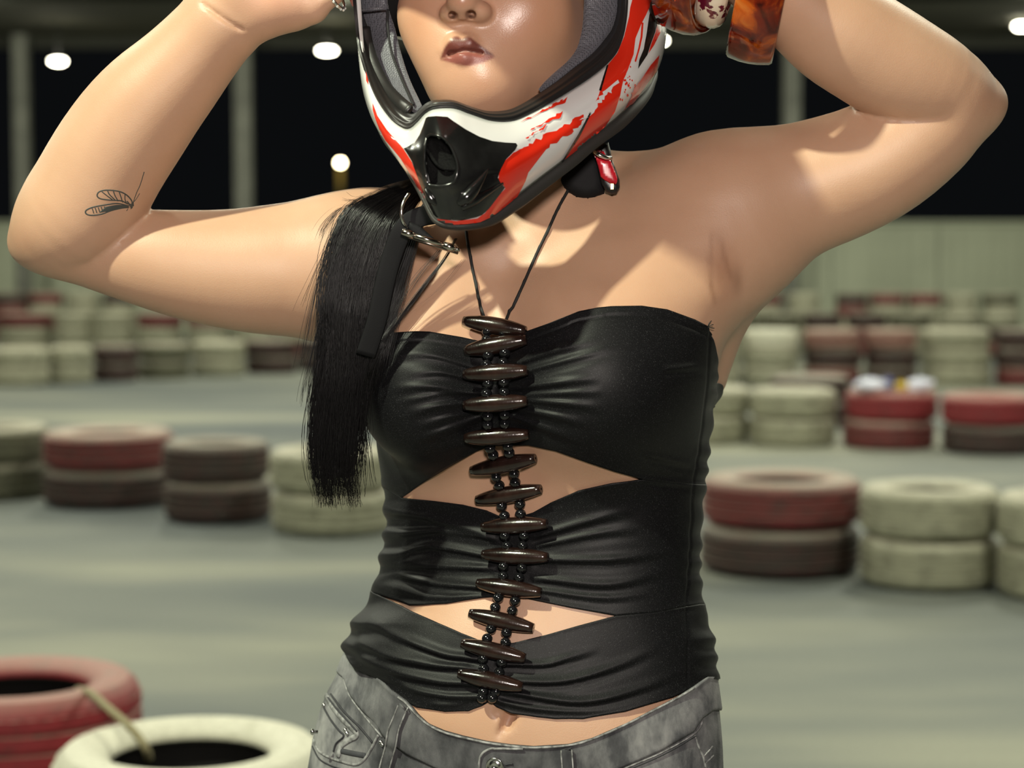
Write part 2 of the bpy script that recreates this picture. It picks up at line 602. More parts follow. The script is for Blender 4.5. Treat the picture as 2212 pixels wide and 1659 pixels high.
row(770, [(55, 118, ['white', 'white', 'red']), (158, 80, ['white', 'white', 'white']), (245, 86, ['white', 'white', 'white']), (345, 98, ['white', 'white', 'red']),
          (450, 92, ['white', 'white', 'pink']), (548, 92, ['red', 'white', 'white']), (645, 90, ['red', 'white', 'white'])],
    'back row on the left', 'back row of tyres on the left')
row(735, [(20, 82, ['red', 'red', 'red', 'dark red']), (100, 74, ['white', 'red', 'white', 'red']), (180, 74, ['white'] * 4), (258, 74, ['white', 'white', 'white', 'dark red'])],
    'furthest row on the left', 'furthest row of tyres on the left')

# settle the stacks so that neighbours touch instead of cutting into each other
pos = [list(place(*q)) for q in STK]
for _ in range(60):
    for i in range(len(pos)):
        for j in range(i):
            a, b_ = pos[i], pos[j]
            dx, dy = a[0] - b_[0], a[1] - b_[1]
            d = math.hypot(dx, dy)
            need = (a[2] + b_[2]) * 1.004 + .012 - d
            if need > 0 and d > 1e-6:
                sx = .25 * need * dx / d; sy = .5 * need * (dy / d if abs(dy) > .05 else (.6 if dy >= 0 else -.6))
                if i > 1 and j > 1:
                    a[0] += sx; b_[0] -= sx; a[1] += sy; b_[1] -= sy
for q, (x, y, R) in zip(STK, pos):
    raise_stack(x, y, R, *q[3:])
    if 'carries the litter' in q[4]: LIT = (x, y, R)

# rope from the red tyre's hole to the white tyre's hole
M_rope = simple('rope_fibre', (.30, .26, .15), .85, bump=.4, bscale=300)
def on_z(px, py, z):
    d = ray_dir(px, py)
    t = (z - CAMH) / d.z
    return CAMPOS + d * t
rp = [on_z(168, 1490, .40), on_z(195, 1497, .452), on_z(232, 1528, .462), on_z(270, 1560, .450), on_z(300, 1592, .428), on_z(316, 1618, .405), on_z(322, 1636, .36)]
mb = MB(); mb.tube(catmull(rp, 6), .0075, 8)
ro = mb.build('rope', M_rope)
# second strand twisted around it
cr = catmull(rp, 14)
off = []
for i, q in enumerate(cr):
    off.append(q + np.array([math.cos(i * .9), math.sin(i * .9) * .5, math.sin(i * .9)]) * .004)
mb = MB(); mb.tube(off, .005, 6); mb.build('strand', M_rope, ro)
set_origin(ro, rp[3])
for ch in ro.children: ch.location = -Vector(rp[3])
tag(ro, 'short tan rope tying the near red tyre to the near white tyre', 'rope')

# litter on a far red stack
def crumple(name, px, w, h, mat, label, seed):
    r_ = np.random.default_rng(seed)
    v, f = [], []
    nu, nv = 14, 8
    for i in range(nu):
        for j in range(nv):
            a = 2 * math.pi * i / nu
            t = j / (nv - 1) * math.pi
            k = 1 + r_.uniform(-.22, .22)
            v.append((math.cos(a) * math.sin(t) * w * k, math.sin(a) * math.sin(t) * w * .7 * k, math.cos(t) * h * k + h))
    o = mesh_obj(name, v, grid_faces(nu, nv, True), mat, None, False)
    x = (px - CX) / FOC * (LIT[1] - .2)
    o.location = (x, LIT[1] - .17, .424)
    tag(o, label, 'litter', 'litter on the far red stack')
M_wb = simple('white_plastic', (.80, .80, .95), .35)
M_yb = simple('yellow_plastic', (.62, .42, .02), .4)
M_bl = simple('blue_plastic', (.12, .13, .30), .4)
crumple('plastic_wrapper', 1884, .135, .045, M_wb, 'large crumpled white wrapper on the far red tyre stack', 3)
crumple('plastic_wrapper', 1992, .10, .045, M_wb, 'small crumpled white wrapper right of the yellow scrap on the red stack', 4)
crumple('plastic_scrap', 1950, .055, .035, M_yb, 'yellow scrap between two white wrappers on the red stack', 5)
crumple('plastic_scrap', 1922, .05, .05, M_bl, 'dark blue scrap behind the white wrapper on the red stack', 6)
# ================================================================== the woman: implicit body surface
YAW_T = math.radians(20)         # torso turned to her right
def smin(a, b, k):
    h = np.maximum(k - np.abs(a - b), 0.0) / k
    return np.minimum(a, b) - h * h * k * 0.25
def smax(a, b, k):
    return -smin(-a, -b, k)

class Prim:
    def __init__(s, f, lo, hi, k, op='u'):
        s.f, s.lo, s.hi, s.k, s.op = f, np.array(lo, float), np.array(hi, float), k, op
BODY = []

def cone_f(a, b, ra, rb, sq=None):
    """round cone; sq = (axis unit vector, factor) squeezes distance along that axis (factor > 1 makes it thinner there)"""
    a, b = np.array(a, float), np.array(b, float)
    ab = b - a
    L2 = ab @ ab
    def f(p):
        q = p - a
        t = np.clip((q @ ab) / L2, 0, 1)
        d = q - t[..., None] * ab
        if sq is not None:
            ax, fac = sq
            c = d @ ax
            d2 = (d * d).sum(-1) + c * c * (fac * fac - 1)
        else:
            d2 = (d * d).sum(-1)
        return np.sqrt(d2) - (ra + (rb - ra) * t)
    return f
def cone(a, b, ra, rb, k=.01, op='u', sq=None, lst=None):
    a, b = np.array(a, float), np.array(b, float)
    r = max(ra, rb)
    (BODY if lst is None else lst).append(Prim(cone_f(a, b, ra, rb, sq), np.minimum(a, b) - r, np.maximum(a, b) + r, k, op))
def chain(pts, rs, k=.008, sq=None, k0=None, lst=None):
    for i in range(len(pts) - 1):
        cone(pts[i], pts[i + 1], rs[i], rs[i + 1], (k0 if (i == 0 and k0) else k), 'u', sq, lst)
def ell(c, r, k=.02, op='u', M=None, lst=None):
    c, r = np.array(c, float), np.array(r, float)
    A = np.eye(3) if M is None else np.array(M, float)
    mr = r.min()
    R = r.max()
    def f(p):
        q = (p - c) @ A.T
        k0 = np.sqrt(((q / r) ** 2).sum(-1)) + 1e-9
        k1 = np.sqrt(((q / (r * r)) ** 2).sum(-1)) + 1e-9
        return k0 * (k0 - 1.0) / k1
    (BODY if lst is None else lst).append(Prim(f, c - R, c + R, k, op))
def rotz(a):
    c, s = math.cos(a), math.sin(a)
    return np.array([[c, s, 0], [-s, c, 0], [0, 0, 1.0]])      # world -> local
RT = rotz(-YAW_T)     # local x' = wearer's left, local y' = backward

# ---- torso: rows of silhouette pixels (left, right) at depth TY0
TY0 = 1.765
rows = np.array([
    # y    xl    xr    depth half
    [405, 1050, 1290, .045],
    [440,  985, 1385, .058],
    [480,  905, 1470, .072],
    [530,  840, 1545, .086],
    [590,  822, 1585, .096],
    [640,  818, 1588, .101],
    [700,  818, 1570, .103],
    [760,  818, 1545, .103],
    [850,  818, 1528, .101],
    [950,  820, 1515, .096],
    [1040, 832, 1506, .092],
    [1130, 842, 1497, .089],
    [1220, 830, 1494, .089],
    [1300, 812, 1502, .091],
    [1380, 785, 1512, .094],
    [1450, 752, 1518, .098],
    [1520, 715, 1526, .103],
    [1600, 690, 1532, .108],
    [1700, 676, 1534, .112],
    [1850, 672, 1530, .112],
    [2000, 690, 1515, .108]], float)
tz = np.array([W(CX, r[0], TY0)[2] for r in rows])
txl = np.array([W(r[1], r[0], TY0)[0] for r in rows])
txr = np.array([W(r[2], r[0], TY0)[0] for r in rows])
tb = rows[:, 3]
tcx = (txl + txr) / 2
thw = (txr - txl) / 2
ta = np.sqrt(np.maximum(thw ** 2 - (tb * math.sin(YAW_T)) ** 2, 1e-5)) / math.cos(YAW_T)
order = np.argsort(tz)
zs_ = tz[order]
F_cx, F_a, F_b = pchip(zs_, tcx[order]), pchip(zs_, ta[order]), pchip(zs_, tb[order])
# y centre: the chest sits a little behind the belly
F_cy = pchip(zs_, (TY0 + np.interp(rows[:, 0], [400, 640, 1040, 1500, 2000], [.018, .0, .006, .0, .0]))[order])
def torso_f(p):
    z = np.clip(p[..., 2], zs_[0], zs_[-1])
    dx, dy = p[..., 0] - F_cx(z), p[..., 1] - F_cy(z)
    c, s = math.cos(YAW_T), math.sin(YAW_T)
    u = dx * c - dy * s
    v = dx * s + dy * c
    a, b = F_a(z), F_b(z)
    n = 2.25
    q = ((np.abs(u) / a) ** n + (np.abs(v) / b) ** n + 1e-12) ** (1 / n)
    d = (q - 1) * np.minimum(a, b) * 0.92
    over = np.maximum(p[..., 2] - zs_[-1], zs_[0] - p[..., 2])
    return np.where(over > 0, np.sqrt(np.maximum(d, 0) ** 2 + over ** 2) + np.minimum(d, 0) * 0, d)
TORSO = []
TORSO.append(Prim(torso_f, [-.24, 1.55, zs_[0]], [.24, 1.98, zs_[-1]], .01))
# bust
ell(W(922, 842, 1.690), (.058, .062, .064), .045, lst=TORSO)
ell(W(1285, 822, 1.674), (.074, .072, .070), .05, lst=TORSO)
ell(W(935, 740, 1.715), (.058, .05, .05), .05, lst=TORSO)
ell(W(1300, 715, 1.705), (.075, .058, .05), .05, lst=TORSO)
# soft belly and groove of the belly button
ell(W(1085, 1480, 1.72), (.095, .058, .08), .05, lst=TORSO)
nTORSO = len(TORSO)
BODY += TORSO
def surfY(px, py, prims):
    ys = np.linspace(1.55, 1.80, 700)
    P = WA(px, py, ys)
    d = np.full(len(ys), 1.0)
    for q in prims: d = smin(d, q.f(P), .01 if callable(q.k) else q.k) if q.op == 'u' else smax(d, -q.f(P), q.k)
    return float(ys[np.argmax(d < 0)])
def cut(px0, py0, px1, py1, r0, r1, k, deep=.001):
    cone(W(px0, py0, surfY(px0, py0, TORSO) + deep), W(px1, py1, surfY(px1, py1, TORSO) + deep), r0, r1, k, 's')
cut(1103, 1545, 1095, 1564, .0052, .0042, .006, .0036)
cut(1096, 1563, 1079, 1586, .0018, .0010, .006, .0004)
cut(1074, 1540, 1100, 1553, .0016, .0022, .006, .0006)

# ---- neck, trapezius, collarbones, shoulders
cone(W(1165, 520, 1.775), W(1135, 250, 1.745), .062, .056, .03)
cone(W(1190, 420, 1.805), W(1465, 425, 1.795), .046, .034, .035)      # trapezius, her left
cone(W(1120, 430, 1.805), W(850, 505, 1.80), .046, .036, .035)      # her right
cone(W(1150, 522, 1.702), W(1290, 470, 1.718), .010, .010, .035)     # collarbones
cone(W(1290, 470, 1.718), W(1480, 420, 1.755), .010, .012, .03)
cone(W(1060, 530, 1.703), W(860, 515, 1.748), .009, .010, .035)
cone(W(1185, 480, 1.722), W(1140, 330, 1.720), .014, .012, .03)    # neck tendon
cone(W(1060, 500, 1.722), W(1080, 340, 1.716), .013, .012, .03)
# pectoral sheet up to the arm
cone(W(1360, 590, 1.72), W(1560, 440, 1.745), .045, .048, .04)
cone(W(960, 620, 1.725), W(800, 560, 1.75), .045, .045, .04)
# side of the back below the raised arm
cone(W(1540, 640, 1.80), W(1500, 800, 1.79), .040, .03, .03)

def arm(pairs, k=.012, k0=None, sq=None, kf=None):
    """pairs: (edge point A, edge point B, depth) across the limb in pixels -> mid line and radius"""
    pts, rs = [], []
    for (ax, ay, bx, by, Y) in pairs:
        pts.append(W((ax + bx) / 2, (ay + by) / 2, Y))
        rs.append(math.hypot(ax - bx, ay - by) / 2 * Y / FOC)
    q = catmull(np.column_stack([np.array(pts), rs]), 3)
    fs = [cone_f(q[i, :3], q[i + 1, :3], q[i, 3], q[i + 1, 3], sq) for i in range(len(q) - 1)]
    def f(p):
        d = fs[0](p)
        for g in fs[1:]: d = smin(d, g(p), .010)
        return d
    R = q[:, 3].max()
    kk = k0 or k
    if kf is not None:
        a, b_ = W(*kf[0], 1.7), W(*kf[1], 1.7)
        cd = cone_f(a * [1, 0, 1], b_ * [1, 0, 1], 0, 0)
        def kk(p):
            t = np.clip((cd(p * np.array([1.0, 0, 1.0])) - .012) / .035, 0, 1)
            return .0020 + .012 * t * t * (3 - 2 * t)
    pr = Prim(f, q[:, :3].min(0) - R, q[:, :3].max(0) + R, kk)
    BODY.append(pr)
    return pts, rs
# her right arm (image left): upper arm
arm([(770, 437, 755, 735, 1.765), (690, 441, 680, 720, 1.755), (600, 453, 592, 714, 1.748), (510, 463, 500, 702, 1.742),
     (420, 465, 402, 681, 1.736), (330, 464, 296, 650, 1.73), (240, 470, 185, 612, 1.726), (170, 470, 105, 578, 1.722)], .012, .05)
# elbow and forearm
cone(W(118, 500, 1.724), W(62, 528, 1.728), .029, .0165, .022)
arm([(36, 484, 162, 543, 1.720), (46, 440, 252, 508, 1.712), (80, 390, 302, 455, 1.71), (118, 330, 345, 368, 1.704), (168, 268, 392, 286, 1.698), (225, 205, 432, 226, 1.692),
     (290, 142, 470, 181, 1.686), (350, 83, 508, 128, 1.680), (400, 28, 540, 89, 1.674), (432, -8, 562, 62, 1.670)], .008, None, None, ((296, 462), (200, 518)))
# her left arm (image right): upper arm
arm([(1440, 362, 1500, 640, 1.765), (1560, 308, 1612, 632, 1.755), (1660, 288, 1716, 556, 1.748), (1750, 268, 1826, 514, 1.74), (1840, 240, 1930, 464, 1.732),
     (1920, 196, 2012, 402, 1.726), (1990, 150, 2085, 330, 1.722)], .012, .05)
cone(W(2085, 215, 1.722), W(2133, 222, 1.722), .028, .0160, .022)
arm([(2122, 172, 2062, 284, 1.719), (2072, 108, 1972, 268, 1.706), (2000, 60, 1880, 236, 1.697), (1940, 24, 1800, 186, 1.689), (1880, -8, 1730, 138, 1.681),
     (1810, -42, 1676, 84, 1.672), (1740, -76, 1630, 36, 1.662), (1670, -112, 1582, -8, 1.652), (1620, -140, 1545, -38, 1.646)], .008, None, None, ((1870, 230), (1972, 272)))

# ---- hands
def finger(pts, rs, k0=.012):
    chain([W(*p) for p in pts], rs, .004, None, k0)
# her right hand: open palm towards the camera, thumb along its lower edge, fingers hooked round the helmet edge
PALMAX = np.array([0, 1.0, 0])
cone(W(497, 28, 1.668), W(548, -52, 1.664), .031, .034, .014, sq=(PALMAX, 1.35))
cone(W(548, -52, 1.664), W(640, -150, 1.660), .040, .042, .014, sq=(PALMAX, 1.7))
cone(W(572, 10, 1.656), W(640, -8, 1.650), .0235, .0225, .016)                  # thumb mound
cone(W(560, 34, 1.662), W(630, 26, 1.656), .016, .014, .014)
finger([(630, 0, 1.652), (676, 14, 1.645), (716, -14, 1.640), (742, -52, 1.642)], [.0185, .0125, .0098, .0075], .014)
cone(W(520, -30, 1.652), W(545, -110, 1.648), .020, .020, .014)                  # outer heel
finger([(702, -120, 1.655), (770, -150, 1.640), (806, -160, 1.655), (812, -160, 1.682)], [.0100, .0088, .0080, .0068])
finger([(690, -170, 1.658), (775, -205, 1.642), (820, -212, 1.660), (824, -210, 1.690)], [.0102, .0090, .0082, .0068])
finger([(660, -205, 1.660), (745, -258, 1.648), (800, -268, 1.664), (806, -264, 1.692)], [.0098, .0086, .0078, .0065])
finger([(620, -225, 1.662), (690, -298, 1.655), (750, -318, 1.668), (764, -314, 1.692)], [.0088, .0075, .0068, .0058])
# her left hand: laid on the other side of the helmet, mostly above the frame
cone(W(1588, -84, 1.640), W(1530, -120, 1.640), .024, .030, .014, sq=(PALMAX, 1.2))
cone(W(1530, -120, 1.640), W(1472, -165, 1.645), .036, .038, .014, sq=(PALMAX, 1.7))
cone(W(1520, -92, 1.636), W(1485, -80, 1.635), .020, .016, .014)
finger([(1485, -80, 1.645), (1462, -66, 1.630), (1450, -84, 1.612)], [.0150, .0112, .0085], .014)
finger([(1450, -120, 1.650), (1420, -110, 1.610), (1392, -120, 1.590), (1376, -128, 1.592)], [.0100, .0088, .0080, .0068])
finger([(1440, -165, 1.650), (1405, -170, 1.605), (1372, -178, 1.585), (1352, -184, 1.587)], [.0102, .0090, .0082, .0068])
finger([(1440, -205, 1.652), (1405, -222, 1.610), (1374, -232, 1.592), (1356, -238, 1.592)], [.0098, .0086, .0078, .0065])
finger([(1450, -240, 1.656), (1420, -266, 1.620), (1394, -280, 1.605), (1380, -286, 1.602)], [.0088, .0075, .0068, .0058])

# ---- head and face
HY = math.radians(14)
RH = rotz(-HY)
ell(W(1090, -70, 1.725), (.073, .092, .108), .03, M=RH)                    # skull
ell(W(1063, 55, 1.672), (.0665, .066, .080), .03, M=RH)                     # face
ell(W(1038, 175, 1.648), (.040, .040, .034), .035, M=RH)                     # chin
ell(W(1030, 184, 1.622), (.024, .016, .018), .035, M=RH)
ell(W(945, 30, 1.640), (.033, .026, .036), .03, M=RH)                        # cheeks
ell(W(1128, 24, 1.632), (.037, .028, .036), .03, M=RH)
ell(W(1003, 110, 1.628), (.032, .024, .026), .025, M=RH)                    # muzzle
ell(W(1190, 95, 1.690), (.026, .05, .05), .035, M=RH)                        # jaw angle
# nose
cone(W(1012, -85, 1.608), W(1000, -6, 1.588), .0065, .0105, .014)
ell(W(998, 8, 1.588), (.0118, .0118, .0100), .008)
ell(W(972, 28, 1.600), (.0085, .010, .0080), .006)
ell(W(1037, 26, 1.596), (.0095, .011, .0085), .006)
ell(W(1000, 30, 1.594), (.0055, .009, .0055), .006)
cone(W(979, 35, 1.585), W(976, 30, 1.600), .0036, .0030, .003, 's')
cone(W(1016, 34, 1.583), W(1020, 28, 1.598), .0042, .0032, .003, 's')
# philtrum
cone(W(999, 52, 1.5935), W(997, 76, 1.5935), .0022, .0028, .006, 's')
# lips
UL = [(956, 124, 1.616), (966, 108, 1.6065), (981, 95, 1.6015), (997, 97, 1.6005), (1014, 94, 1.6000), (1038, 105, 1.603), (1062, 119, 1.6125)]
chain([W(*p) for p in UL], [.0022, .0050, .0068, .0066, .0070, .0050, .0022], .004, None, .006)
LL = [(960, 129, 1.616), (976, 127, 1.6065), (1003, 124, 1.6010), (1030, 124, 1.6025), (1060, 124, 1.6125)]
chain([W(*p) for p in LL], [.0018, .0052, .0078, .0060, .0018], .004, None, .006)
ML = [(953, 127, 1.608), (975, 117, 1.5985), (1001, 110, 1.5935), (1035, 114, 1.5955), (1066, 121, 1.605)]
for i in range(4):
    cone(W(*ML[i]), W(*ML[i + 1]), .0008, .0008, .003, 's')
# eyes (above the frame)
for ex in (955, 1075):
    ell(W(ex, -105, 1.600), (.016, .012, .010), .012, 's')
    ell(W(ex, -104, 1.622), (.0160, .0136, .0118), .006)
    ell(W(ex, -103, 1.6085), (.0115, .0065, .0040), .003, 's')

# creases: inner elbows, wrist lines, armpit
def crease(pts, r, k, deep):
    c = catmull(np.array(pts, float), 3)
    P = [W(x, y, surfY(x, y, BODY) + deep) for x, y in c]
    new = []
    for a, b_ in zip(P[:-1], P[1:]):
        if np.linalg.norm(a - b_) < .02:
            cone(a, b_, r, r, k, 's', None, new)
    return new
_cr = []
_cr += crease([(438, 8), (470, 32), (500, 52), (524, 66)], .0006, .0035, .0004)
BODY += _cr

def f_body(p, prims=None):
    prims = BODY if prims is None else prims
    d = np.full(p.shape[:-1], 1.0)
    for q in prims:
        v = q.f(p)
        if callable(q.k):
            d = smin(d, v, q.k(p))
        elif q.op == 'u':
            d = smin(d, v, q.k)
        else:
            d = smax(d, -v, q.k)
    return d

def axis_lines(lo, hi, h, fine=None):
    """grid lines from lo to hi with step h, step fine[2] between fine[0] and fine[1]"""
    if fine is None:
        return np.linspace(lo, hi, int(round((hi - lo) / h)) + 1)
    a, b_, hf = fine
    n1 = max(1, int(round((a - lo) / h)))
    n2 = int(round((b_ - a) / hf))
    n3 = max(1, int(round((hi - b_) / h)))
    return np.concatenate([np.linspace(lo, a, n1, endpoint=False), np.linspace(a, b_, n2, endpoint=False), np.linspace(b_, hi, n3 + 1)])

def grid_eval(prims, X, Y, Z, pad=.03):
    G = np.full((len(X), len(Y), len(Z)), .06, np.float32)
    for q in prims:
        m = pad + (.022 if callable(q.k) else q.k)
        i0, i1 = np.searchsorted(X, [q.lo[0] - m, q.hi[0] + m])
        j0, j1 = np.searchsorted(Y, [q.lo[1] - m, q.hi[1] + m])
        k0, k1 = np.searchsorted(Z, [q.lo[2] - m, q.hi[2] + m])
        if i1 <= i0 or j1 <= j0 or k1 <= k0: continue
        for ia in range(i0, i1, 24):
            ib = min(i1, ia + 24)
            P = np.stack(np.meshgrid(X[ia:ib], Y[j0:j1], Z[k0:k1], indexing='ij'), -1)
            v = q.f(P).astype(np.float32)
            B = G[ia:ib, j0:j1, k0:k1]
            kq = q.k(P).astype(np.float32) if callable(q.k) else q.k
            G[ia:ib, j0:j1, k0:k1] = smin(B, v, kq) if q.op == 'u' else smax(B, -v, q.k)
    return G

def surface_nets(G, X, Y, Z):
    nx, ny, nz = G.shape
    ins = G < 0
    c = np.zeros((nx - 1, ny - 1, nz - 1), np.int8)
    for dx in (0, 1):
        for dy in (0, 1):
            for dz in (0, 1):
                c += ins[dx:nx - 1 + dx, dy:ny - 1 + dy, dz:nz - 1 + dz]
    act = (c > 0) & (c < 8)
    idx = np.argwhere(act)
    vid = np.full(act.shape, -1, np.int64)
    vid[act] = np.arange(len(idx))
    corner = {}
    for dx in (0, 1):
        for dy in (0, 1):
            for dz in (0, 1):
                corner[dx, dy, dz] = G[idx[:, 0] + dx, idx[:, 1] + dy, idx[:, 2] + dz]
    acc = np.zeros((len(idx), 3)); cnt = np.zeros(len(idx))
    keys = list(corner)
    for a in keys:
        for ax in range(3):
            if a[ax] == 0:
                b_ = list(a); b_[ax] = 1; b_ = tuple(b_)
                va, vb = corner[a], corner[b_]
                m = (va < 0) != (vb < 0)
                t = np.where(m, va / np.where(m, va - vb, 1), 0)
                q = np.tile(np.array(a, float), (len(idx), 1))
                q[:, ax] += t
                acc[m] += q[m]; cnt[m] += 1
    loc = idx + acc / cnt[:, None]
    V = np.stack([np.interp(loc[:, 0], np.arange(nx), X), np.interp(loc[:, 1], np.arange(ny), Y), np.interp(loc[:, 2], np.arange(nz), Z)], -1)
    Fs = []
    for ax in range(3):
        o1, o2 = [(1, 2), (2, 0), (0, 1)][ax]
        sl0 = [slice(None)] * 3; sl1 = [slice(None)] * 3
        sl0[ax] = slice(0, -1); sl1[ax] = slice(1, None)
        A, B = ins[tuple(sl0)], ins[tuple(sl1)]
        e = np.argwhere(A != B)
        ok = (e[:, o1] > 0) & (e[:, o2] > 0) & (e[:, o1] < G.shape[o1] - 1) & (e[:, o2] < G.shape[o2] - 1)
        e = e[ok]
        fl = A[tuple(e.T)]
        def vv(d1, d2):
            q = e.copy(); q[:, o1] -= d1; q[:, o2] -= d2
            return vid[tuple(q.T)]
        quad = np.stack([vv(1, 1), vv(0, 1), vv(0, 0), vv(1, 0)], -1)
        quad[~fl] = quad[~fl][:, ::-1]
        Fs.append(quad)
    return V, np.concatenate(Fs)

def project(V, f, it=2, e=4e-4, cap=.004):
    for _ in range(it):
        d = f(V)
        g = np.stack([f(V + np.eye(3)[i] * e) - f(V - np.eye(3)[i] * e) for i in range(3)], -1) / (2 * e)
        g2 = (g * g).sum(-1)
        st = np.clip(d / np.maximum(np.sqrt(g2), .2), -cap, cap)
        V = V - g / np.maximum(np.sqrt(g2), .2)[:, None] * st[:, None]
    return V

def fast_mesh(name, V, Fq, mat, parent=None):
    me = bpy.data.meshes.new(name)
    V = np.asarray(V, np.float32); Fq = np.asarray(Fq, np.int32)
    n, k = Fq.shape
    me.vertices.add(len(V)); me.vertices.foreach_set('co', V.ravel())
    me.loops.add(n * k); me.loops.foreach_set('vertex_index', Fq.ravel())
    me.polygons.add(n); me.polygons.foreach_set('loop_start', np.arange(n, dtype=np.int32) * k)
    me.update(calc_edges=True); me.validate()
    me.shade_smooth()
    if mat: me.materials.append(mat)
    o = bpy.data.objects.new(name, me); COL.objects.link(o)
    if parent: o.parent = parent
    return o

bx0 = W(-10, 0, 1.74)[0]; bx1 = W(2200, 0, 1.74)[0]
HS = 3.4e-3
GX = axis_lines(bx0 - .01, bx1 + .01, HS, (W(930, 0, 1.6)[0], W(1090, 0, 1.6)[0], 1.5e-3))
GY = axis_lines(1.565, 1.895, HS, (1.570, 1.632, 1.6e-3))
GZ = axis_lines(W(0, 1635, 1.76)[2], W(0, -420, 1.72)[2], HS, (W(0, 215, 1.6)[2], W(0, -20, 1.6)[2], 1.5e-3))
G = grid_eval(BODY, GX, GY, GZ)
G[:, :, 0] = .05
BV, BF = surface_nets(G, GX, GY, GZ)
BV = project(BV, lambda p: f_body(p), 2)
# drop stray islands: keep the largest connected piece
def largest(V, Fq):
    n = len(V)
    lab = np.arange(n)
    a = np.concatenate([Fq[:, 0], Fq[:, 1], Fq[:, 2], Fq[:, 3]]); b_ = np.concatenate([Fq[:, 1], Fq[:, 2], Fq[:, 3], Fq[:, 0]])
    for _ in range(400):
        m = np.minimum(lab[a], lab[b_])
        new = lab.copy()
        np.minimum.at(new, a, m); np.minimum.at(new, b_, m)
        new = new[new]
        if (new == lab).all(): break
        lab = new
    u, c = np.unique(lab, return_counts=True)
    keep = lab == u[c.argmax()]
    remap = np.cumsum(keep) - 1
    fk = keep[Fq[:, 0]]
    return V[keep], remap[Fq[fk]]
BV, BF = largest(BV, BF)
del G

# skin
def skin_material():
    m, nt, b = new_mat('skin')
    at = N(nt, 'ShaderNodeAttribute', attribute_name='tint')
    tc = N(nt, 'ShaderNodeTexCoord')
    n1 = N(nt, 'ShaderNodeTexNoise', Scale=14.0, Detail=6.0, Roughness=.6)
    nt.links.new(tc.outputs['Object'], n1.inputs['Vector'])
    r = ramp(nt, n1.outputs['Fac'], [(.3, (.93, .90, .88)), (.7, (1.0, 1.0, 1.0))])
    mx = N(nt, 'ShaderNodeMix', data_type='RGBA', blend_type='MULTIPLY')
    mx.inputs[0].default_value = 1.0
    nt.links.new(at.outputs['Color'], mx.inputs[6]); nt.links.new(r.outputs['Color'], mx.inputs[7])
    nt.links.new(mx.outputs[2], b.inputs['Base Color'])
    nt.links.new(at.outputs['Alpha'], b.inputs['Roughness'])
    b.inputs['Subsurface Weight'].default_value = .12
    b.inputs['Subsurface Radius'].default_value = (.010, .004, .002)
    b.inputs['Subsurface Scale'].default_value = .5
    b.inputs['Specular IOR Level'].default_value = .45
    n2 = N(nt, 'ShaderNodeTexNoise', Scale=900.0, Detail=2.0)
    nt.links.new(tc.outputs['Object'], n2.inputs['Vector'])
    bp = N(nt, 'ShaderNodeBump', Strength=.28, Distance=.0004)
    nt.links.new(n2.outputs['Fac'], bp.inputs['Height'])
    nt.links.new(bp.outputs['Normal'], b.inputs['Normal'])
    return m
M_skin = skin_material()
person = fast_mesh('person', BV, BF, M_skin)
tag(person, 'woman in black cut-out tube top and grey jeans, both arms raised to her helmet', 'person')
# tint attribute: rgb colour, alpha = roughness
SK = np.array([.53, .322, .212])
P2 = PR(BV)
tint = np.ones((len(BV), 4)); tint[:, :3] = SK; tint[:, 3] = .46
def inpoly(P, poly):
    x, y = P[:, 0], P[:, 1]
    c = np.zeros(len(P), bool)
    n = len(poly)
    for i in range(n):
        x1, y1 = poly[i]; x2, y2 = poly[(i + 1) % n]
        if y1 == y2: continue
        m = ((y1 > y) != (y2 > y)) & (x < (x2 - x1) * (y - y1) / (y2 - y1) + x1)
        c ^= m
    return c
def blob(px, py, rx, ry, col, w, Ymax=2.0, rough=None):
    g = np.exp(-(((P2[:, 0] - px) / rx) ** 2 + ((P2[:, 1] - py) / ry) ** 2)) * w * (BV[:, 1] < Ymax)
    tint[:, :3] += g[:, None] * (np.array(col) - tint[:, :3])
    if rough is not None:
        tint[:, 3] += g * (rough - tint[:, 3])
# face: warmer, glossier
face = (P2[:, 1] < 240) & (P2[:, 0] > 860) & (P2[:, 0] < 1270) & (BV[:, 1] < 1.70)
tint[face, :3] = np.array([.53, .305, .20]); tint[face, 3] = .34
blob(1180, 60, 60, 90, (.44, .20, .10), .45, 1.7)                      # darker, redder outer cheeks
blob(900, 60, 30, 80, (.42, .19, .10), .35, 1.7)
blob(1115, 55, 45, 35, (.52, .27, .18), .7, 1.7, .27)                   # glossy cheek
blob(1040, 180, 26, 22, (.52, .28, .18), .7, 1.7, .25)
blob(998, 6, 16, 12, (.50, .24, .15), .6, 1.7, .24)
UPL = [(951, 128), (958, 108), (968, 92), (980, 80), (990, 79), (998, 84), (1008, 79), (1016, 80), (1030, 91), (1045, 103), (1067, 121), (1035, 116), (1001, 111), (975, 119)]
LOL = [(951, 129), (975, 119), (1001, 111), (1035, 116), (1067, 122), (1052, 132), (1035, 138), (1015, 142), (995, 141), (975, 136)]
fr = BV[:, 1] < 1.63
mu = inpoly(P2, UPL) & fr; ml = inpoly(P2, LOL) & fr
def softpoly(poly, w):
    pl = np.array(poly + poly[:1], float)
    near = (np.abs(P2[:, 0] - 1008) < 90) & (np.abs(P2[:, 1] - 110) < 70) & fr
    out = np.zeros(len(P2))
    Q = P2[near]; best = np.full(len(Q), 1e9)
    for a, b_ in zip(pl[:-1], pl[1:]):
        ab = b_ - a; t = np.clip(((Q - a) @ ab) / (ab @ ab), 0, 1)
        best = np.minimum(best, np.hypot(*(Q - a - t[:, None] * ab).T))
    s = np.where(inpoly(Q, poly), best, -best)
    out[near] = np.clip(.5 + s / w, 0, 1)
    return out
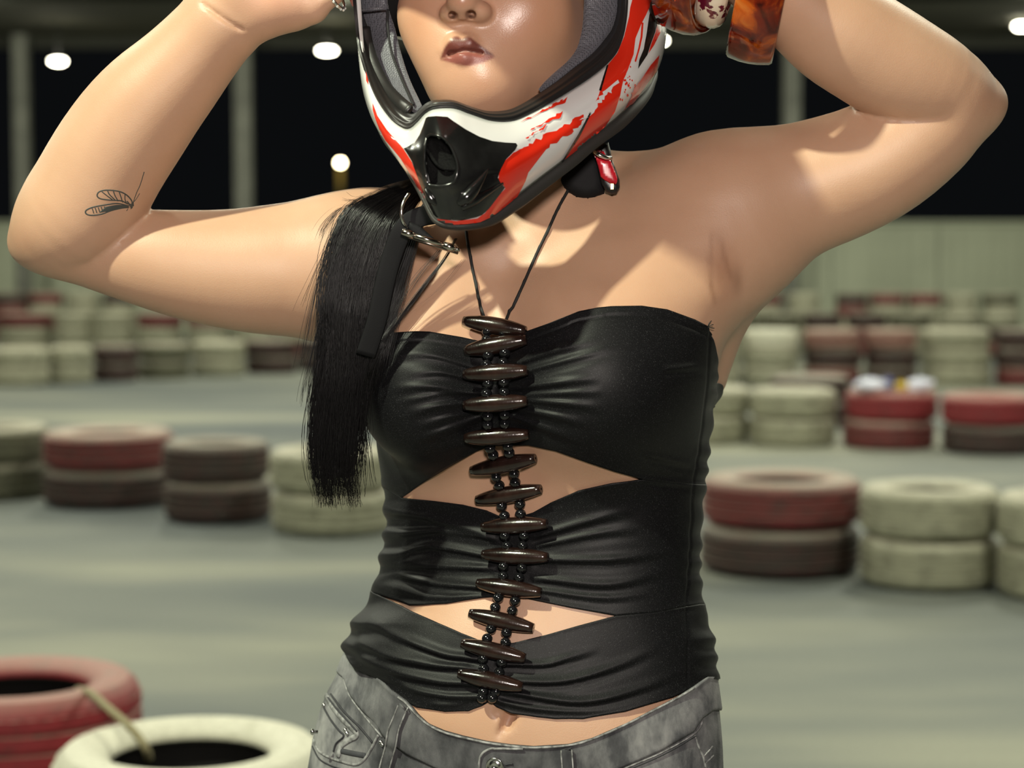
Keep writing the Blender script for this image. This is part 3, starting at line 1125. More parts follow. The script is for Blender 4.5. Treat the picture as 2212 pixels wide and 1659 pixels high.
for poly, colr in ((UPL, (.135, .036, .027)), (LOL, (.25, .082, .066))):
    g_ = softpoly([tuple(p) for p in catmull(np.array(poly + poly[:1], float), 4)[:-1]], 5.0)
    tint[:, :3] += g_[:, None] * (np.array(colr) - tint[:, :3]); tint[:, 3] += g_ * (.40 - tint[:, 3])
# palm pinker, armpit and elbows darker
blob(600, -20, 90, 60, (.62, .32, .235), .7, 1.665)
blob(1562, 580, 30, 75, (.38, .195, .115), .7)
for ax_, ay_, bx_, by_ in ((1540, 505, 1533, 560), (1533, 560, 1535, 615), (1535, 615, 1544, 650), (1556, 515, 1566, 560), (1566, 560, 1580, 600)):  # armpit fold lines: crease shade painted into the skin colour
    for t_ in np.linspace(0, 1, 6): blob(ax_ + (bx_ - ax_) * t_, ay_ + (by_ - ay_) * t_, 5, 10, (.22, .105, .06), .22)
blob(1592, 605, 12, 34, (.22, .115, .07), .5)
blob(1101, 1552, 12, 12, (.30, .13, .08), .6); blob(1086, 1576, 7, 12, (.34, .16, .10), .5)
blob(35, 520, 40, 40, (.50, .26, .17), .5)
blob(2150, 220, 40, 40, (.50, .27, .17), .5)
# nostril insides
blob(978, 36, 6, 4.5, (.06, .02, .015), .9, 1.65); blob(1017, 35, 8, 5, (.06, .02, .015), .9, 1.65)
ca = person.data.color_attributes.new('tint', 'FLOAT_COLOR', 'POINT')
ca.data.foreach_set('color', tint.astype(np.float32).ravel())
BVH = BVHTree.FromPolygons([tuple(v) for v in BV], [tuple(f) for f in BF])
def hit(px, py, bvh=None, back=0.0):
    """first point of the body (or another tree) behind a pixel"""
    d = ray_dir(px, py)
    loc, nor, i, t = (bvh or BVH).ray_cast(CAMPOS, d)
    if loc is None: return None, None
    return loc - d * back, nor
# ================================================================== black cut-out top
f_torso = lambda p: f_body(p, TORSO)
def radial(theta, z, off, f=None):
    """point on the torso (offset off) at angle theta round its axis (0 faces the camera, + to image right) and height z"""
    f = f or f_torso
    theta, z, off = np.broadcast_arrays(theta, z, off)
    cx, cy = F_cx(z), F_cy(z)
    dx, dy = np.sin(theta), -np.cos(theta)
    lo = np.full(z.shape, .03); hi = np.full(z.shape, .24)
    for _ in range(24):
        mid = (lo + hi) / 2
        p = np.stack([cx + dx * mid, cy + dy * mid, z], -1)
        o = f(p) > off
        hi = np.where(o, mid, hi); lo = np.where(o, lo, mid)
    r = (lo + hi) / 2
    return np.stack([cx + dx * r, cy + dy * r, z], -1)

# edge curves in photo pixels
E0 = clin(*zip((760, 742), (800, 736), (815, 727), (850, 718), (900, 715), (930, 716), (1000, 728), (1040, 737), (1075, 735), (1135, 716), (1180, 700), (1250, 672), (1290, 664), (1320, 661), (1385, 660), (1440, 668), (1500, 690), (1529, 705), (1620, 712)))
E1 = clin(*zip((760, 1040), (825, 1050), (865, 1075), (920, 1040), (970, 1010), (1030, 975), (1060, 964), (1140, 962), (1200, 975), (1270, 1000), (1330, 1020), (1393, 1037), (1450, 1043), (1510, 1046)))
E2 = clin(*zip((760, 1040), (825, 1050), (865, 1075), (930, 1082), (1000, 1091), (1050, 1103), (1080, 1116), (1110, 1119), (1150, 1108), (1190, 1086), (1250, 1061), (1320, 1046), (1393, 1037), (1450, 1043), (1510, 1046)))
E3 = clin(*zip((760, 1262), (812, 1280), (882, 1307), (960, 1304), (1040, 1292), (1100, 1286), (1150, 1295), (1230, 1312), (1330, 1330), (1420, 1322), (1510, 1305)))
E4 = clin(*zip((760, 1262), (812, 1280), (882, 1307), (940, 1335), (1000, 1366), (1060, 1392), (1110, 1388), (1180, 1371), (1250, 1351), (1330, 1330), (1420, 1322), (1510, 1305)))
E5 = clin(*zip((745, 1370), (757, 1385), (772, 1408), (800, 1446), (830, 1480), (860, 1507), (900, 1528), (960, 1538), (1010, 1536), (1040, 1526), (1057, 1516), (1072, 1528), (1105, 1541), (1160, 1549), (1200, 1553), (1260, 1553), (1350, 1537), (1450, 1505), (1500, 1480), (1525, 1466)))
BACKY = [(800, 712), (1045, 1046), (1045, 1046), (1270, 1298), (1270, 1298), (1385, 1462)]
XC = clin(*zip((690, 1068), (810, 1071), (950, 1073), (1020, 1088), (1080, 1100), (1140, 1112), (1200, 1113), (1270, 1100), (1340, 1083), (1405, 1066), (1470, 1060), (1520, 1056))[::-1]) if False else clin([690, 810, 950, 1020, 1080, 1140, 1200, 1270, 1340, 1405, 1470, 1520], [1068, 1071, 1073, 1088, 1100, 1112, 1113, 1100, 1083, 1066, 1060, 1056])

def edge_z(theta, E, back, off, f=None, drop=None):
    """height of an edge curve at each angle: the front follows the pixel curve, the back runs straight between its ends"""
    z = np.full(theta.shape, W(CX, float(E(1100.0)), 1.66)[2])
    w_back = np.clip((np.abs(theta) - math.radians(92)) / math.radians(16), 0, 1)
    for _ in range(14):
        if _ == 7 and drop:      # past the side corner the edge dives down the flank
            fr_ = np.where((q[:, 0] >= drop[0]) & (theta > 0) & (theta < 2.2))[0]
            t_ = np.clip((theta - theta[fr_[0]]) / drop[1], 0, 1)
            t2 = np.clip((math.pi - theta) / 1.2, 0, 1)
            z = z - t_ * t2 * drop[2] * 1.75 / FOC
            break
        p = radial(theta, z, off, f)
        q = PR(p)
        tgt_f = E(q[:, 0])
        tb_ = (np.clip(q[:, 0], 815, 1530) - 815) / 715
        tgt_b = back[0] + (back[1] - back[0]) * tb_
        tgt = tgt_f * (1 - w_back) + tgt_b * w_back
        z = z + .8 * (q[:, 1] - tgt) * p[:, 1] / FOC
    return z

th = np.unique(np.concatenate([np.linspace(-math.pi, -1.75, 46, endpoint=False), np.linspace(-1.75, 1.75, 380, endpoint=False), np.linspace(1.75, math.pi, 46, endpoint=False)]))
NT = len(th)
OFF = .0022
folds = [
    # band 1, left of the beads
    ([(833, 768), (930, 765), (1026, 792)], 1.6, 9), ([(878, 808), (950, 803), (1020, 818)], 2.0, 8), ([(833, 842), (930, 834), (1026, 847)], 2.2, 9),
    ([(856, 869), (940, 852), (1015, 850)], 1.8, 7), ([(871, 900), (945, 878), (1014, 871)], 2.2, 8), ([(900, 925), (960, 905), (1020, 890)], 1.3, 7), ([(882, 957), (960, 932), (1030, 903)], 2.2, 9),
    ([(930, 985), (990, 965), (1040, 945)], 1.2, 8),
    # band 1, right of the beads
    ([(1300, 730), (1200, 756), (1112, 786)], 1.7, 9), ([(1340, 745), (1230, 775), (1118, 806)], 1.3, 8), ([(1300, 815), (1210, 826), (1116, 838)], 2.0, 8), ([(1310, 846), (1220, 848), (1120, 852)], 1.5, 7),
    ([(1310, 884), (1225, 872), (1125, 862)], 2.0, 8), ([(1290, 925), (1220, 905), (1120, 882)], 1.8, 8), ([(1270, 960), (1200, 935), (1120, 905)], 1.4, 8),
    # band 2
    ([(841, 1118), (930, 1122), (1030, 1148)], 1.6, 9), ([(848, 1158), (940, 1147), (1036, 1160)], 1.9, 8), ([(845, 1181), (940, 1181), (1046, 1199)], 2.0, 8), ([(815, 1218), (920, 1222), (1030, 1226)], 1.9, 9),
    ([(835, 1218), (920, 1255), (1032, 1267)], 2.2, 9), ([(830, 1262), (930, 1288), (1030, 1284)], 1.4, 8),
    ([(1380, 1098), (1280, 1122), (1184, 1150)], 1.9, 9), ([(1400, 1140), (1290, 1152), (1190, 1172)], 1.3, 8), ([(1460, 1190), (1320, 1208), (1190, 1209)], 2.0, 9), ([(1450, 1230), (1320, 1262), (1185, 1252)], 1.8, 9),
    ([(1420, 1280), (1300, 1290), (1180, 1276)], 1.2, 8),
    # band 3
    ([(815, 1315), (880, 1368), (960, 1408), (1010, 1418)], 2.2, 9), ([(790, 1345), (850, 1405), (930, 1432), (1000, 1440)], 2.0, 9), ([(775, 1372), (850, 1442), (940, 1470), (1000, 1475)], 2.2, 10),
    ([(785, 1412), (870, 1478), (960, 1502), (1040, 1503)], 1.8, 9), ([(860, 1488), (950, 1520), (1040, 1512)], 1.2, 8),
    ([(1300, 1398), (1228, 1420), (1177, 1434), (1110, 1434)], 1.5, 8), ([(1430, 1392), (1329, 1438), (1215, 1470), (1101, 1470)], 2.0, 9), ([(1490, 1438), (1380, 1486), (1253, 1515), (1110, 1496)], 2.0, 9),
    ([(1400, 1505), (1280, 1532), (1160, 1530), (1075, 1514)], 1.2, 8),
    # side gathers at the left waist
    ([(812, 1095), (850, 1105), (900, 1112)], 1.2, 7), ([(822, 1142), (870, 1150), (920, 1146)], 1.4, 7), ([(810, 1196), (860, 1196), (900, 1186)], 1.5, 7), ([(806, 1250), (850, 1240), (900, 1250)], 1.4, 8),
    # small pulls at the right side seam
    ([(1540, 800), (1505, 792), (1470, 795)], .8, 7), ([(1525, 1012), (1490, 1003), (1430, 990)], 1.0, 7), ([(1520, 1052), (1480, 1045), (1400, 1036)], 1.0, 6),
]
def seg_dist(P, poly):
    """signed distance (+ = below in the picture) and position 0..1 along a polyline"""
    best = np.full(len(P), 1e9); sd = np.full(len(P), 1e3); tt = np.zeros(len(P))
    L = np.concatenate([[0], np.cumsum(np.hypot(*np.diff(poly, axis=0).T))])
    for i in range(len(poly) - 1):
        a, b_ = poly[i], poly[i + 1]
        ab = b_ - a
        l2 = ab @ ab
        t = np.clip(((P - a) @ ab) / l2, 0, 1)
        q = P - a - t[:, None] * ab
        d = np.hypot(q[:, 0], q[:, 1])
        m = d < best
        best[m] = d[m]
        s = np.sign(ab[0] * q[:, 1] - ab[1] * q[:, 0]) * (1 if ab[0] > 0 else -1)
        sd[m] = (d * s)[m]
        tt[m] = ((L[i] + t * math.sqrt(l2)) / L[-1])[m]
    return sd, tt
def fold_disp(P):
    out = np.zeros(len(P))
    for poly, amp, s in folds:
        poly = np.array(poly, float)
        m = (P[:, 0] > poly[:, 0].min() - 60) & (P[:, 0] < poly[:, 0].max() + 60) & (P[:, 1] > poly[:, 1].min() - 50) & (P[:, 1] < poly[:, 1].max() + 50)
        if not m.any(): continue
        dv = poly[-1] - poly[-2]; dv = dv / np.hypot(*dv)
        poly = np.vstack([poly, poly[-1] + dv * 42])
        pl = catmull(poly, 8)
        sd, t = seg_dist(P[m], pl)
        s2 = s * (1.15 - .35 * t)
        prof = np.exp(-(sd / s2) ** 2) - .75 * np.exp(-((sd - 1.7 * s2) / (1.0 * s2)) ** 2)
        fade = np.clip(t / .45, 0, 1) ** 1.2 * np.clip((1 - t) / .12, 0, 1)
        out[m] += amp * 1.55e-3 * prof * fade
    return out

def push_out(V, minoff, it=3):
    for _ in range(it):
        d = f_body(V)
        m = d < minoff
        if not m.any(): break
        Q = V[m]; e = 5e-4
        g = np.stack([f_body(Q + np.eye(3)[i] * e) - f_body(Q - np.eye(3)[i] * e) for i in range(3)], -1)
        g /= np.maximum(np.linalg.norm(g, axis=1), 1e-9)[:, None]
        V[m] = Q + g * (minoff - d[m])[:, None]
    return V

SEAM = np.array([(1534, 712), (1528, 830), (1512, 960), (1497, 1050), (1490, 1200), (1484, 1290), (1480, 1400)], float)
TV, TF = [], []
nvs = (92, 66, 60)
for bi, (Et, Eb, bt, bb, nv) in enumerate(((E0, E1, BACKY[0], BACKY[1], nvs[0]), (E2, E3, BACKY[2], BACKY[3], nvs[1]), (E4, E5, BACKY[4], BACKY[5], nvs[2]))):
    zt = edge_z(th, Et, bt, OFF, None, (1527, .34, 118) if bi == 0 else None); zb = edge_z(th, Eb, bb, OFF)
    s = np.linspace(0, 1, nv)
    Z2 = zt[:, None] * (1 - s) + zb[:, None] * s
    T2 = np.repeat(th[:, None], nv, 1)
    P0 = radial(T2.ravel(), Z2.ravel(), OFF)
    q = PR(P0)
    front = np.clip((math.radians(98) - np.abs(T2.ravel())) / .12, 0, 1)
    n = np.stack([np.sin(T2.ravel()), -np.cos(T2.ravel()), np.zeros(T2.size)], -1)
    d = fold_disp(q) * front
    # double-folded hem with a stitched line
    dt = np.abs(q[:, 1] - Et(q[:, 0])); db = np.abs(q[:, 1] - Eb(q[:, 0]))
    if bi == 0:
        d += front * (.0006 * (dt < 19) - .0009 * np.exp(-((dt - 21) / 3) ** 2))
    d += .0004 * np.exp(-(np.minimum(dt, db) / 5) ** 2)
    # side seam and the ruched strip beyond it
    sx = np.interp(q[:, 1], SEAM[:, 1], SEAM[:, 0])
    d += front * (-.0010 * np.exp(-((q[:, 0] - sx) / 2.5) ** 2))
    side = np.clip((T2.ravel() - 1.0) / .25, 0, 1)
    d += side * .0013 * (np.sin(q[:, 1] * .125 + 1.3 * np.sin(q[:, 1] * .031)) + .4)
    lside = np.clip((-T2.ravel() - 1.05) / .3, 0, 1) * np.clip((q[:, 1] - 1030) / 30, 0, 1)
    d += lside * .0022 * (np.sin(q[:, 1] * .105 + 1.1 * np.sin(q[:, 1] * .027)) + .3)
    # the bottom band flares away from the hip on the left
    if bi == 2:
        fl = np.exp(-((T2.ravel() + 1.35) / .55) ** 2) * np.clip((q[:, 1] - 1275) / 70, 0, 1) * np.clip((1480 - q[:, 1]) / 60, 0, 1)
        d += fl * .016
        fr_ = np.exp(-((T2.ravel() - 1.4) / .5) ** 2) * np.clip((q[:, 1] - 1320) / 60, 0, 1)
        d += fr_ * .005
    V = P0 + n * d[:, None]
    V = push_out(V, .0016)
    base = sum(len(x) for x in TV)
    TV.append(V)
    TF.append(np.array(grid_faces(NT, nv, True, True)) + base)
TV = np.concatenate(TV); TF = np.concatenate(TF)

def cloth_material():
    m, nt, b = new_mat('black_jersey')
    tc = N(nt, 'ShaderNodeTexCoord')
    n1 = N(nt, 'ShaderNodeTexNoise', Scale=1500.0, Detail=3.0)
    nt.links.new(tc.outputs['Object'], n1.inputs['Vector'])
    n3 = N(nt, 'ShaderNodeTexNoise', Scale=1100.0, Detail=3.0)
    nt.links.new(tc.outputs['Object'], n3.inputs['Vector'])
    r = ramp(nt, n1.outputs['Fac'], [(.35, (.003, .003, .0035)), (.62, (.006, .006, .007)), (.72, (.05, .05, .053))])
    nt.links.new(r.outputs['Color'], b.inputs['Base Color'])
    b.inputs['Roughness'].default_value = .48
    b.inputs['Specular IOR Level'].default_value = .19
    b.inputs['Sheen Weight'].default_value = .012
    b.inputs['Sheen Roughness'].default_value = .4
    bp = N(nt, 'ShaderNodeBump', Strength=.3, Distance=.0003)
    nt.links.new(n3.outputs['Fac'], bp.inputs['Height'])
    nt.links.new(bp.outputs['Normal'], b.inputs['Normal'])
    return m
M_top = cloth_material()
top = fast_mesh('tube_top', TV, TF, M_top, person)
sol = top.modifiers.new('thickness', 'SOLIDIFY')
sol.thickness = .0014; sol.offset = -1
TBVH = BVHTree.FromPolygons([tuple(v) for v in TV], [tuple(f) for f in TF])
def front_hit(px, py):
    """nearest of cloth and skin behind a pixel"""
    best = None
    for t in (TBVH, BVH):
        l, n = hit(px, py, t)
        if l is not None and (best is None or l.y < best[0].y): best = (l, n)
    return best

def strip_on(pts, bvh, half, lift, name, mat, parent, samples=6, thick=None):
    """flat ribbon or cord laid along a pixel polyline on a surface"""
    c = catmull(np.array(pts, float), samples)
    P = []
    for px, py in c:
        l, n = hit(px, py, bvh)
        if l is None: continue
        if n.y > 0: n = -n
        P.append((l + n * lift, n))
    mb = MB()
    if thick is None:
        mb.tube([p for p, n in P], half, 5)
    else:
        mb.tube([p for p, n in P], half, 8, flat=(1.0, thick / half), upv=[n for p, n in P])
    return mb.build(name, mat, parent)

# loose threads at the torn corner of the top edge
M_thread = simple('black_thread', (.01, .01, .01), .6)
l0, n0 = hit(1528, 708, TBVH)
mb = MB()
for dx, dy, k in ((8, -14, 0), (12, -6, 1), (14, 2, 2), (4, -10, 3)):
    p0 = W(1529, 707, l0.y); p1 = W(1529 + dx * .6, 707 + dy * .8, l0.y - .001); p2 = W(1529 + dx, 707 + dy, l0.y)
    mb.tube([p0, p1, p2], .0004, 4)
mb.build('loose_threads', M_thread, person)

# tattoo: thin inked lines on the forearm
M_ink = simple('tattoo_ink', (.055, .060, .055), .5)
tat = MB()
def ink(pts, half, smooth=True):
    c = catmull(np.array(pts, float), 6) if smooth else np.array(pts, float)
    P = []
    for px, py in c:
        l, n = hit(px, py)
        if l is not None: P.append((l + n * .00005, n))
    if len(P) > 1:
        tat.tube([p for p, n in P], half, 6, flat=(1, .25), upv=[n for p, n in P])
def z2(pts):  # from the zoomed crop to photo pixels
    return [(x / 2.3697, y / 2.3697) for x, y in pts]
ink(z2([(655, 1045), (620, 1028), (560, 1024), (512, 1016), (497, 1000), (510, 980), (550, 973), (610, 980), (650, 1000), (675, 1030), (672, 1050)]), .00058)
ink(z2([(660, 1055), (600, 1042), (530, 1050), (470, 1062), (440, 1078), (442, 1095), (470, 1102), (520, 1096), (570, 1078), (625, 1065), (660, 1062)]), .00062)
for a in ([(520, 980), (545, 1000), (575, 1022)], [(550, 975), (560, 995), (590, 1025)], [(580, 976), (588, 1000), (605, 1030)], [(610, 982), (618, 1005), (628, 1036)], [(640, 996), (640, 1020), (648, 1042)]):
    ink(z2(a), .00045)
for k in range(7):
    ink(z2([(655, 1056), (600 - k * 6, 1052 + k * 4), (540 - k * 5, 1062 + k * 4)]), .00055)
for k in range(5):
    ink(z2([(470 + k * 16, 1064 - k * 2), (476 + k * 16, 1078), (480 + k * 16, 1092 - k * 2)]), .0004)
for k in range(6):
    ink(z2([(650 + k * 4, 1030 + k * 8), (668 + k * 2, 1048), (684, 1034 + k * 4)]), .0006)
ink(z2([(738, 880), (718, 945), (700, 985), (684, 1030), (676, 1066)]), .00042)
ink(z2([(715, 990), (695, 1022), (676, 1040)]), .0004)
ink(z2([(655, 1068), (648, 1080)]), .0004)
tat.build('tattoo', M_ink, person)

# ================================================================== jeans
HIPZ = W(0, 1850, 1.76)[2]
JP = [Prim(lambda p: torso_f(p) + np.maximum(0, .872 - p[..., 2]) * .50, [-.24, 1.55, zs_[0]], [.24, 1.98, W(0, 1380, 1.76)[2]], .01), TORSO[5]]
LEGS = []
for sx_, kn in ((-1, -.088), (1, .092)):
    h0 = np.array([sx_ * .086 + .002, 1.775, .80]); h1 = np.array([sx_ * .083 + .002, 1.772, .68]); k_ = np.array([kn, 1.765, .44]); a_ = np.array([kn * 1.04, 1.785, .115])
    chain([h0, h1, k_, np.array([kn * 1.03, 1.78, .30]), a_], [.097, .086, .060, .056, .043], .04, lst=LEGS)
ell((.002, 1.84, .83), (.155, .07, .10), .05, lst=LEGS)
f_jean_raw = lambda p: f_body(p, JP + LEGS)
WB_T = clin(*zip((700, 1392), (745, 1408), (800, 1452), (840, 1490), (875, 1515), (900, 1543), (926, 1564), (960, 1580), (1000, 1591), (1050, 1602), (1101, 1609), (1152, 1613), (1228, 1608), (1278, 1595), (1354, 1562), (1418, 1529), (1463, 1506), (1504, 1481), (1530, 1462)))
WB_B = clin(*zip((690, 1440), (735, 1462), (754, 1502), (783, 1541), (828, 1594), (880, 1632), (940, 1662), (1020, 1688), (1120, 1702), (1228, 1698), (1300, 1680), (1354, 1656), (1430, 1623), (1501, 1582), (1521, 1552), (1545, 1535)))
f_jean_t = lambda p: f_body(p, JP + [LEGS[-1]])
thj = np.unique(np.concatenate([np.linspace(-math.pi, -1.75, 40, endpoint=False), np.linspace(-1.75, 1.75, 260, endpoint=False), np.linspace(1.75, math.pi, 40, endpoint=False)]))
OJ = .0050
zt = edge_z(thj, WB_T, (1390, 1440), OJ, f_jean_t); zb = edge_z(thj, WB_B, (1445, 1520), OJ, f_jean_t)
zmid_f = lambda p: np.interp(np.arctan2(p[..., 0] - F_cx(np.clip(p[..., 2], zs_[0], zs_[-1])), -(p[..., 1] - F_cy(np.clip(p[..., 2], zs_[0], zs_[-1])))), thj, (zt + zb) / 2, period=2 * math.pi)
JX = axis_lines(-.245, .245, 4e-3); JY = axis_lines(1.60, 1.98, 4.5e-3); JZ = axis_lines(.095, 1.02, 9e-3, (.86, 1.005, 4e-3))
PJ = np.stack(np.meshgrid(JX, JY, JZ, indexing='ij'), -1)
GJ = np.empty(PJ.shape[:3], np.float32)
for i in range(0, len(JX), 16):
    pp = PJ[i:i + 16]
    v = f_jean_raw(pp) - .0035
    GJ[i:i + 16] = np.maximum(v, pp[..., 2] - zmid_f(pp))
del PJ
GJ[:, :, 0] = .01
JV, JF = surface_nets(GJ, JX, JY, JZ)
fj = lambda p: np.maximum(f_jean_raw(p) - .0035, p[..., 2] - zmid_f(p))
mlow = JV[:, 2] > .11
JV[mlow] = project(JV[mlow], fj, 2)
# wear folds in the denim
def denim_material():
    m, nt, b = new_mat('grey_denim')
    tc = N(nt, 'ShaderNodeTexCoord')
    n1 = N(nt, 'ShaderNodeTexNoise', Scale=20.0, Detail=7.0, Roughness=.66, Distortion=.12)
    mp0 = N(nt, 'ShaderNodeMapping'); mp0.inputs['Scale'].default_value = (1.5, 1.0, .8); mp0.inputs['Rotation'].default_value = (0, .35, 0)
    nt.links.new(tc.outputs['Object'], mp0.inputs['Vector']); nt.links.new(mp0.outputs['Vector'], n1.inputs['Vector'])
    r = ramp(nt, n1.outputs['Fac'], [(.28, (.022, .023, .028)), (.42, (.085, .086, .094)), (.55, (.21, .21, .215)), (.72, (.38, .375, .37))])
    mp = N(nt, 'ShaderNodeMapping'); mp.inputs['Rotation'].default_value = (0, .9, 0)
    nt.links.new(tc.outputs['Object'], mp.inputs['Vector'])
    w = N(nt, 'ShaderNodeTexWave', Scale=420.0, Distortion=1.5)
    w.inputs['Detail'].default_value = 2.0
    nt.links.new(mp.outputs['Vector'], w.inputs['Vector'])
    wr = ramp(nt, w.outputs['Fac'], [(.2, (.62, .62, .62)), (.8, (1, 1, 1))])
    mx = N(nt, 'ShaderNodeMix', data_type='RGBA', blend_type='MULTIPLY'); mx.inputs[0].default_value = .75
    nt.links.new(r.outputs['Color'], mx.inputs[6]); nt.links.new(wr.outputs['Color'], mx.inputs[7])
    # the wash is darker down the front and paler towards the hips
    sx = N(nt, 'ShaderNodeSeparateXYZ'); nt.links.new(tc.outputs['Object'], sx.inputs[0])
    mrx = N(nt, 'ShaderNodeMapRange'); mrx.inputs['From Min'].default_value = -.2; mrx.inputs['From Max'].default_value = .2
    nt.links.new(sx.outputs['X'], mrx.inputs['Value'])
    wx = ramp(nt, mrx.outputs[0], [(.12, (1, 1, 1)), (.25, (.42, .42, .44)), (.55, (.38, .38, .40)), (.66, (.6, .6, .61)), (.82, (1, 1, 1))])
    mw_ = N(nt, 'ShaderNodeMix', data_type='RGBA', blend_type='MULTIPLY'); mw_.inputs[0].default_value = 1.0
    nt.links.new(mx.outputs[2], mw_.inputs[6]); nt.links.new(wx.outputs['Color'], mw_.inputs[7])
    nt.links.new(mw_.outputs[2], b.inputs['Base Color'])
    b.inputs['Roughness'].default_value = .8
    bp = N(nt, 'ShaderNodeBump', Strength=.4, Distance=.0005)
    nt.links.new(w.outputs['Fac'], bp.inputs['Height']); nt.links.new(bp.outputs['Normal'], b.inputs['Normal'])
    return m
M_den = denim_material()
M_denedge = simple('worn_denim_edge', (.20, .20, .20), .85, noise=.6, nscale=170)
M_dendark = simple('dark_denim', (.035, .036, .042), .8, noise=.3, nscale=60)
M_stitch = simple('dark_stitching', (.02, .02, .025), .7)
M_steel = simple('bright_steel', (.75, .74, .72), .18, 1.0)
jeans = fast_mesh('jeans', JV, JF, M_den, person)
JBVH = BVHTree.FromPolygons([tuple(v) for v in JV], [tuple(f) for f in JF])
# waistband
nw = 16
s = np.linspace(0, 1, nw)
Z2 = zt[:, None] * (1 - s) + zb[:, None] * s
T2 = np.repeat(thj[:, None], nw, 1)
P0 = radial(T2.ravel(), Z2.ravel(), OJ, f_jean_t)
n = np.stack([np.sin(T2.ravel()), -np.cos(T2.ravel()), np.zeros(T2.size)], -1)
S2 = np.tile(s, len(thj))
q = PR(P0)
d = .0012 * np.exp(-((S2 - .03) / .05) ** 2) - .0008 * np.exp(-((S2 - .11) / .03) ** 2) - .001 * (S2 > .97)
d += .0016 * np.sin(q[:, 0] * .035 + 2 * S2 + np.sin(q[:, 1] * .04)) * np.clip((1000 - q[:, 0]) / 150, 0.1, 1)
WV = push_out(P0 + n * d[:, None], .002)
wb = fast_mesh('waistband', WV, np.array(grid_faces(len(thj), nw, True, True)), M_den, jeans)
ws = wb.modifiers.new('thickness', 'SOLIDIFY'); ws.thickness = .0030; ws.offset = -1
WBVH = BVHTree.FromPolygons([tuple(v) for v in WV], [tuple(f) for f in grid_faces(len(thj), nw, True, True)])
class Multi:
    def __init__(s, *t): s.t = t
    def ray_cast(s, o, d):
        best = (None, None, None, None)
        for t in s.t:
            r = t.ray_cast(o, d)
            if r[0] is not None and (best[0] is None or r[3] < best[3]): best = r
        return best
JW = Multi(JBVH, WBVH)
# piping of the edges and seams
strip_on([(860, 1506), (876, 1518), (900, 1544), (926, 1566), (960, 1582), (1000, 1593), (1050, 1604), (1101, 1611), (1152, 1615), (1228, 1610), (1278, 1597), (1354, 1564), (1418, 1531), (1463, 1508), (1500, 1486)], WBVH, .0011, .0002, 'waist_edge', M_denedge, jeans)
strip_on([(742, 1466), (756, 1503), (785, 1543), (826, 1592)], JW, .0009, .0004, 'waist_seam', M_denedge, jeans)
strip_on([(1340, 1664), (1356, 1657), (1430, 1625), (1500, 1584), (1518, 1556)], JW, .0009, .0004, 'waist_seam', M_denedge, jeans)
strip_on([(1300, 1684), (1360, 1661), (1432, 1630), (1502, 1589)], JW, .0006, .0012, 'stitch_line', M_stitch, jeans)
# belt loops
def loop(pts, half, name='belt_loop'):
    o = strip_on(pts, JW, half, .0028, name, M_den, jeans, 6, .0014)
    for s_ in (-1, 1):
        e = strip_on([(x + s_ * half * 2450 * .86, y) for x, y in pts], JW, .0008, .0034, 'loop_edge', M_denedge, o, 5)
    return o
loop([(876, 1524), (866, 1550), (855, 1580), (848, 1615), (838, 1650), (834, 1668)], .0052)
loop([(1224, 1617), (1225, 1635), (1227, 1660), (1228, 1690)], .0055)
# loop standing off the hip on the right
mb = MB()
lp = [W(1519, 1462, 1.735), W(1531, 1482, 1.725), W(1541, 1520, 1.722), W(1543, 1550, 1.724), W(1537, 1574, 1.735)]
mb.tube(catmull(lp, 6), .0042, 8, flat=(1, .35), upv=(1, 0, 0))
mb.build('belt_loop', M_den, jeans)
# front pocket opening, coin pocket and its hems, on her right hip
strip_on([(678, 1598), (690, 1622), (712, 1636), (740, 1646), (770, 1652), (788, 1640), (800, 1622), (812, 1600), (818, 1588)], JW, .0013, .0005, 'pocket_hem', M_denedge, jeans)
strip_on([(676, 1612), (690, 1638), (712, 1652), (740, 1662)], JW, .0007, .0008, 'stitch_line', M_stitch, jeans)
strip_on([(705, 1503), (722, 1530), (745, 1557), (768, 1580), (770, 1590), (752, 1600), (738, 1612), (731, 1635)], JW, .0030, .0006, 'coin_pocket_hem', M_denedge, jeans, 6, .0013)
strip_on([(701, 1528), (714, 1552), (732, 1576), (744, 1590), (728, 1606), (722, 1624)], JW, .0009, .0010, 'stitch_line', M_stitch, jeans)
strip_on([(712, 1508), (732, 1534), (756, 1560), (774, 1580)], JW, .0009, .0018, 'stitch_line', M_stitch, jeans)
strip_on([(716, 1500), (745, 1538), (780, 1572), (806, 1604)], JW, .0010, .0010, 'stitch_line', M_stitch, jeans)
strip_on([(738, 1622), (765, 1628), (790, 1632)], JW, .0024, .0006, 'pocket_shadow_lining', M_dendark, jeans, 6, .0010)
# rivets
def stud(px, py, r, name='rivet', lift=.0012):
    l, n = hit(px, py, JW)
    if l is None: return
    if n.y > 0: n = -n
    mb = MB()
    mb.lathe([(.0001, r * .9), (r * .45, r * .8), (r * .85, r * .4), (r, 0), (r * .9, -r * .4)], l + n * lift, n, 12)
    mb.build(name, M_steel, jeans)
for x, y in ((702, 1524), (752, 1584), (748, 1577), (825, 1603), (828, 1608)):
    stud(x, y, .0022)
mb = MB(); c_ = W(677, 1581, 1.72); mb.lathe([(.0001, .003), (.0022, .0024), (.003, .001), (.0016, -.001), (.0016, -.004)], c_, (-1, -.3, .1), 12)
mb.build('rivet', M_steel, jeans)
mb = MB(); c_ = W(712, 1482, 1.725)
mb.build('rivet', M_steel, jeans) if False else None
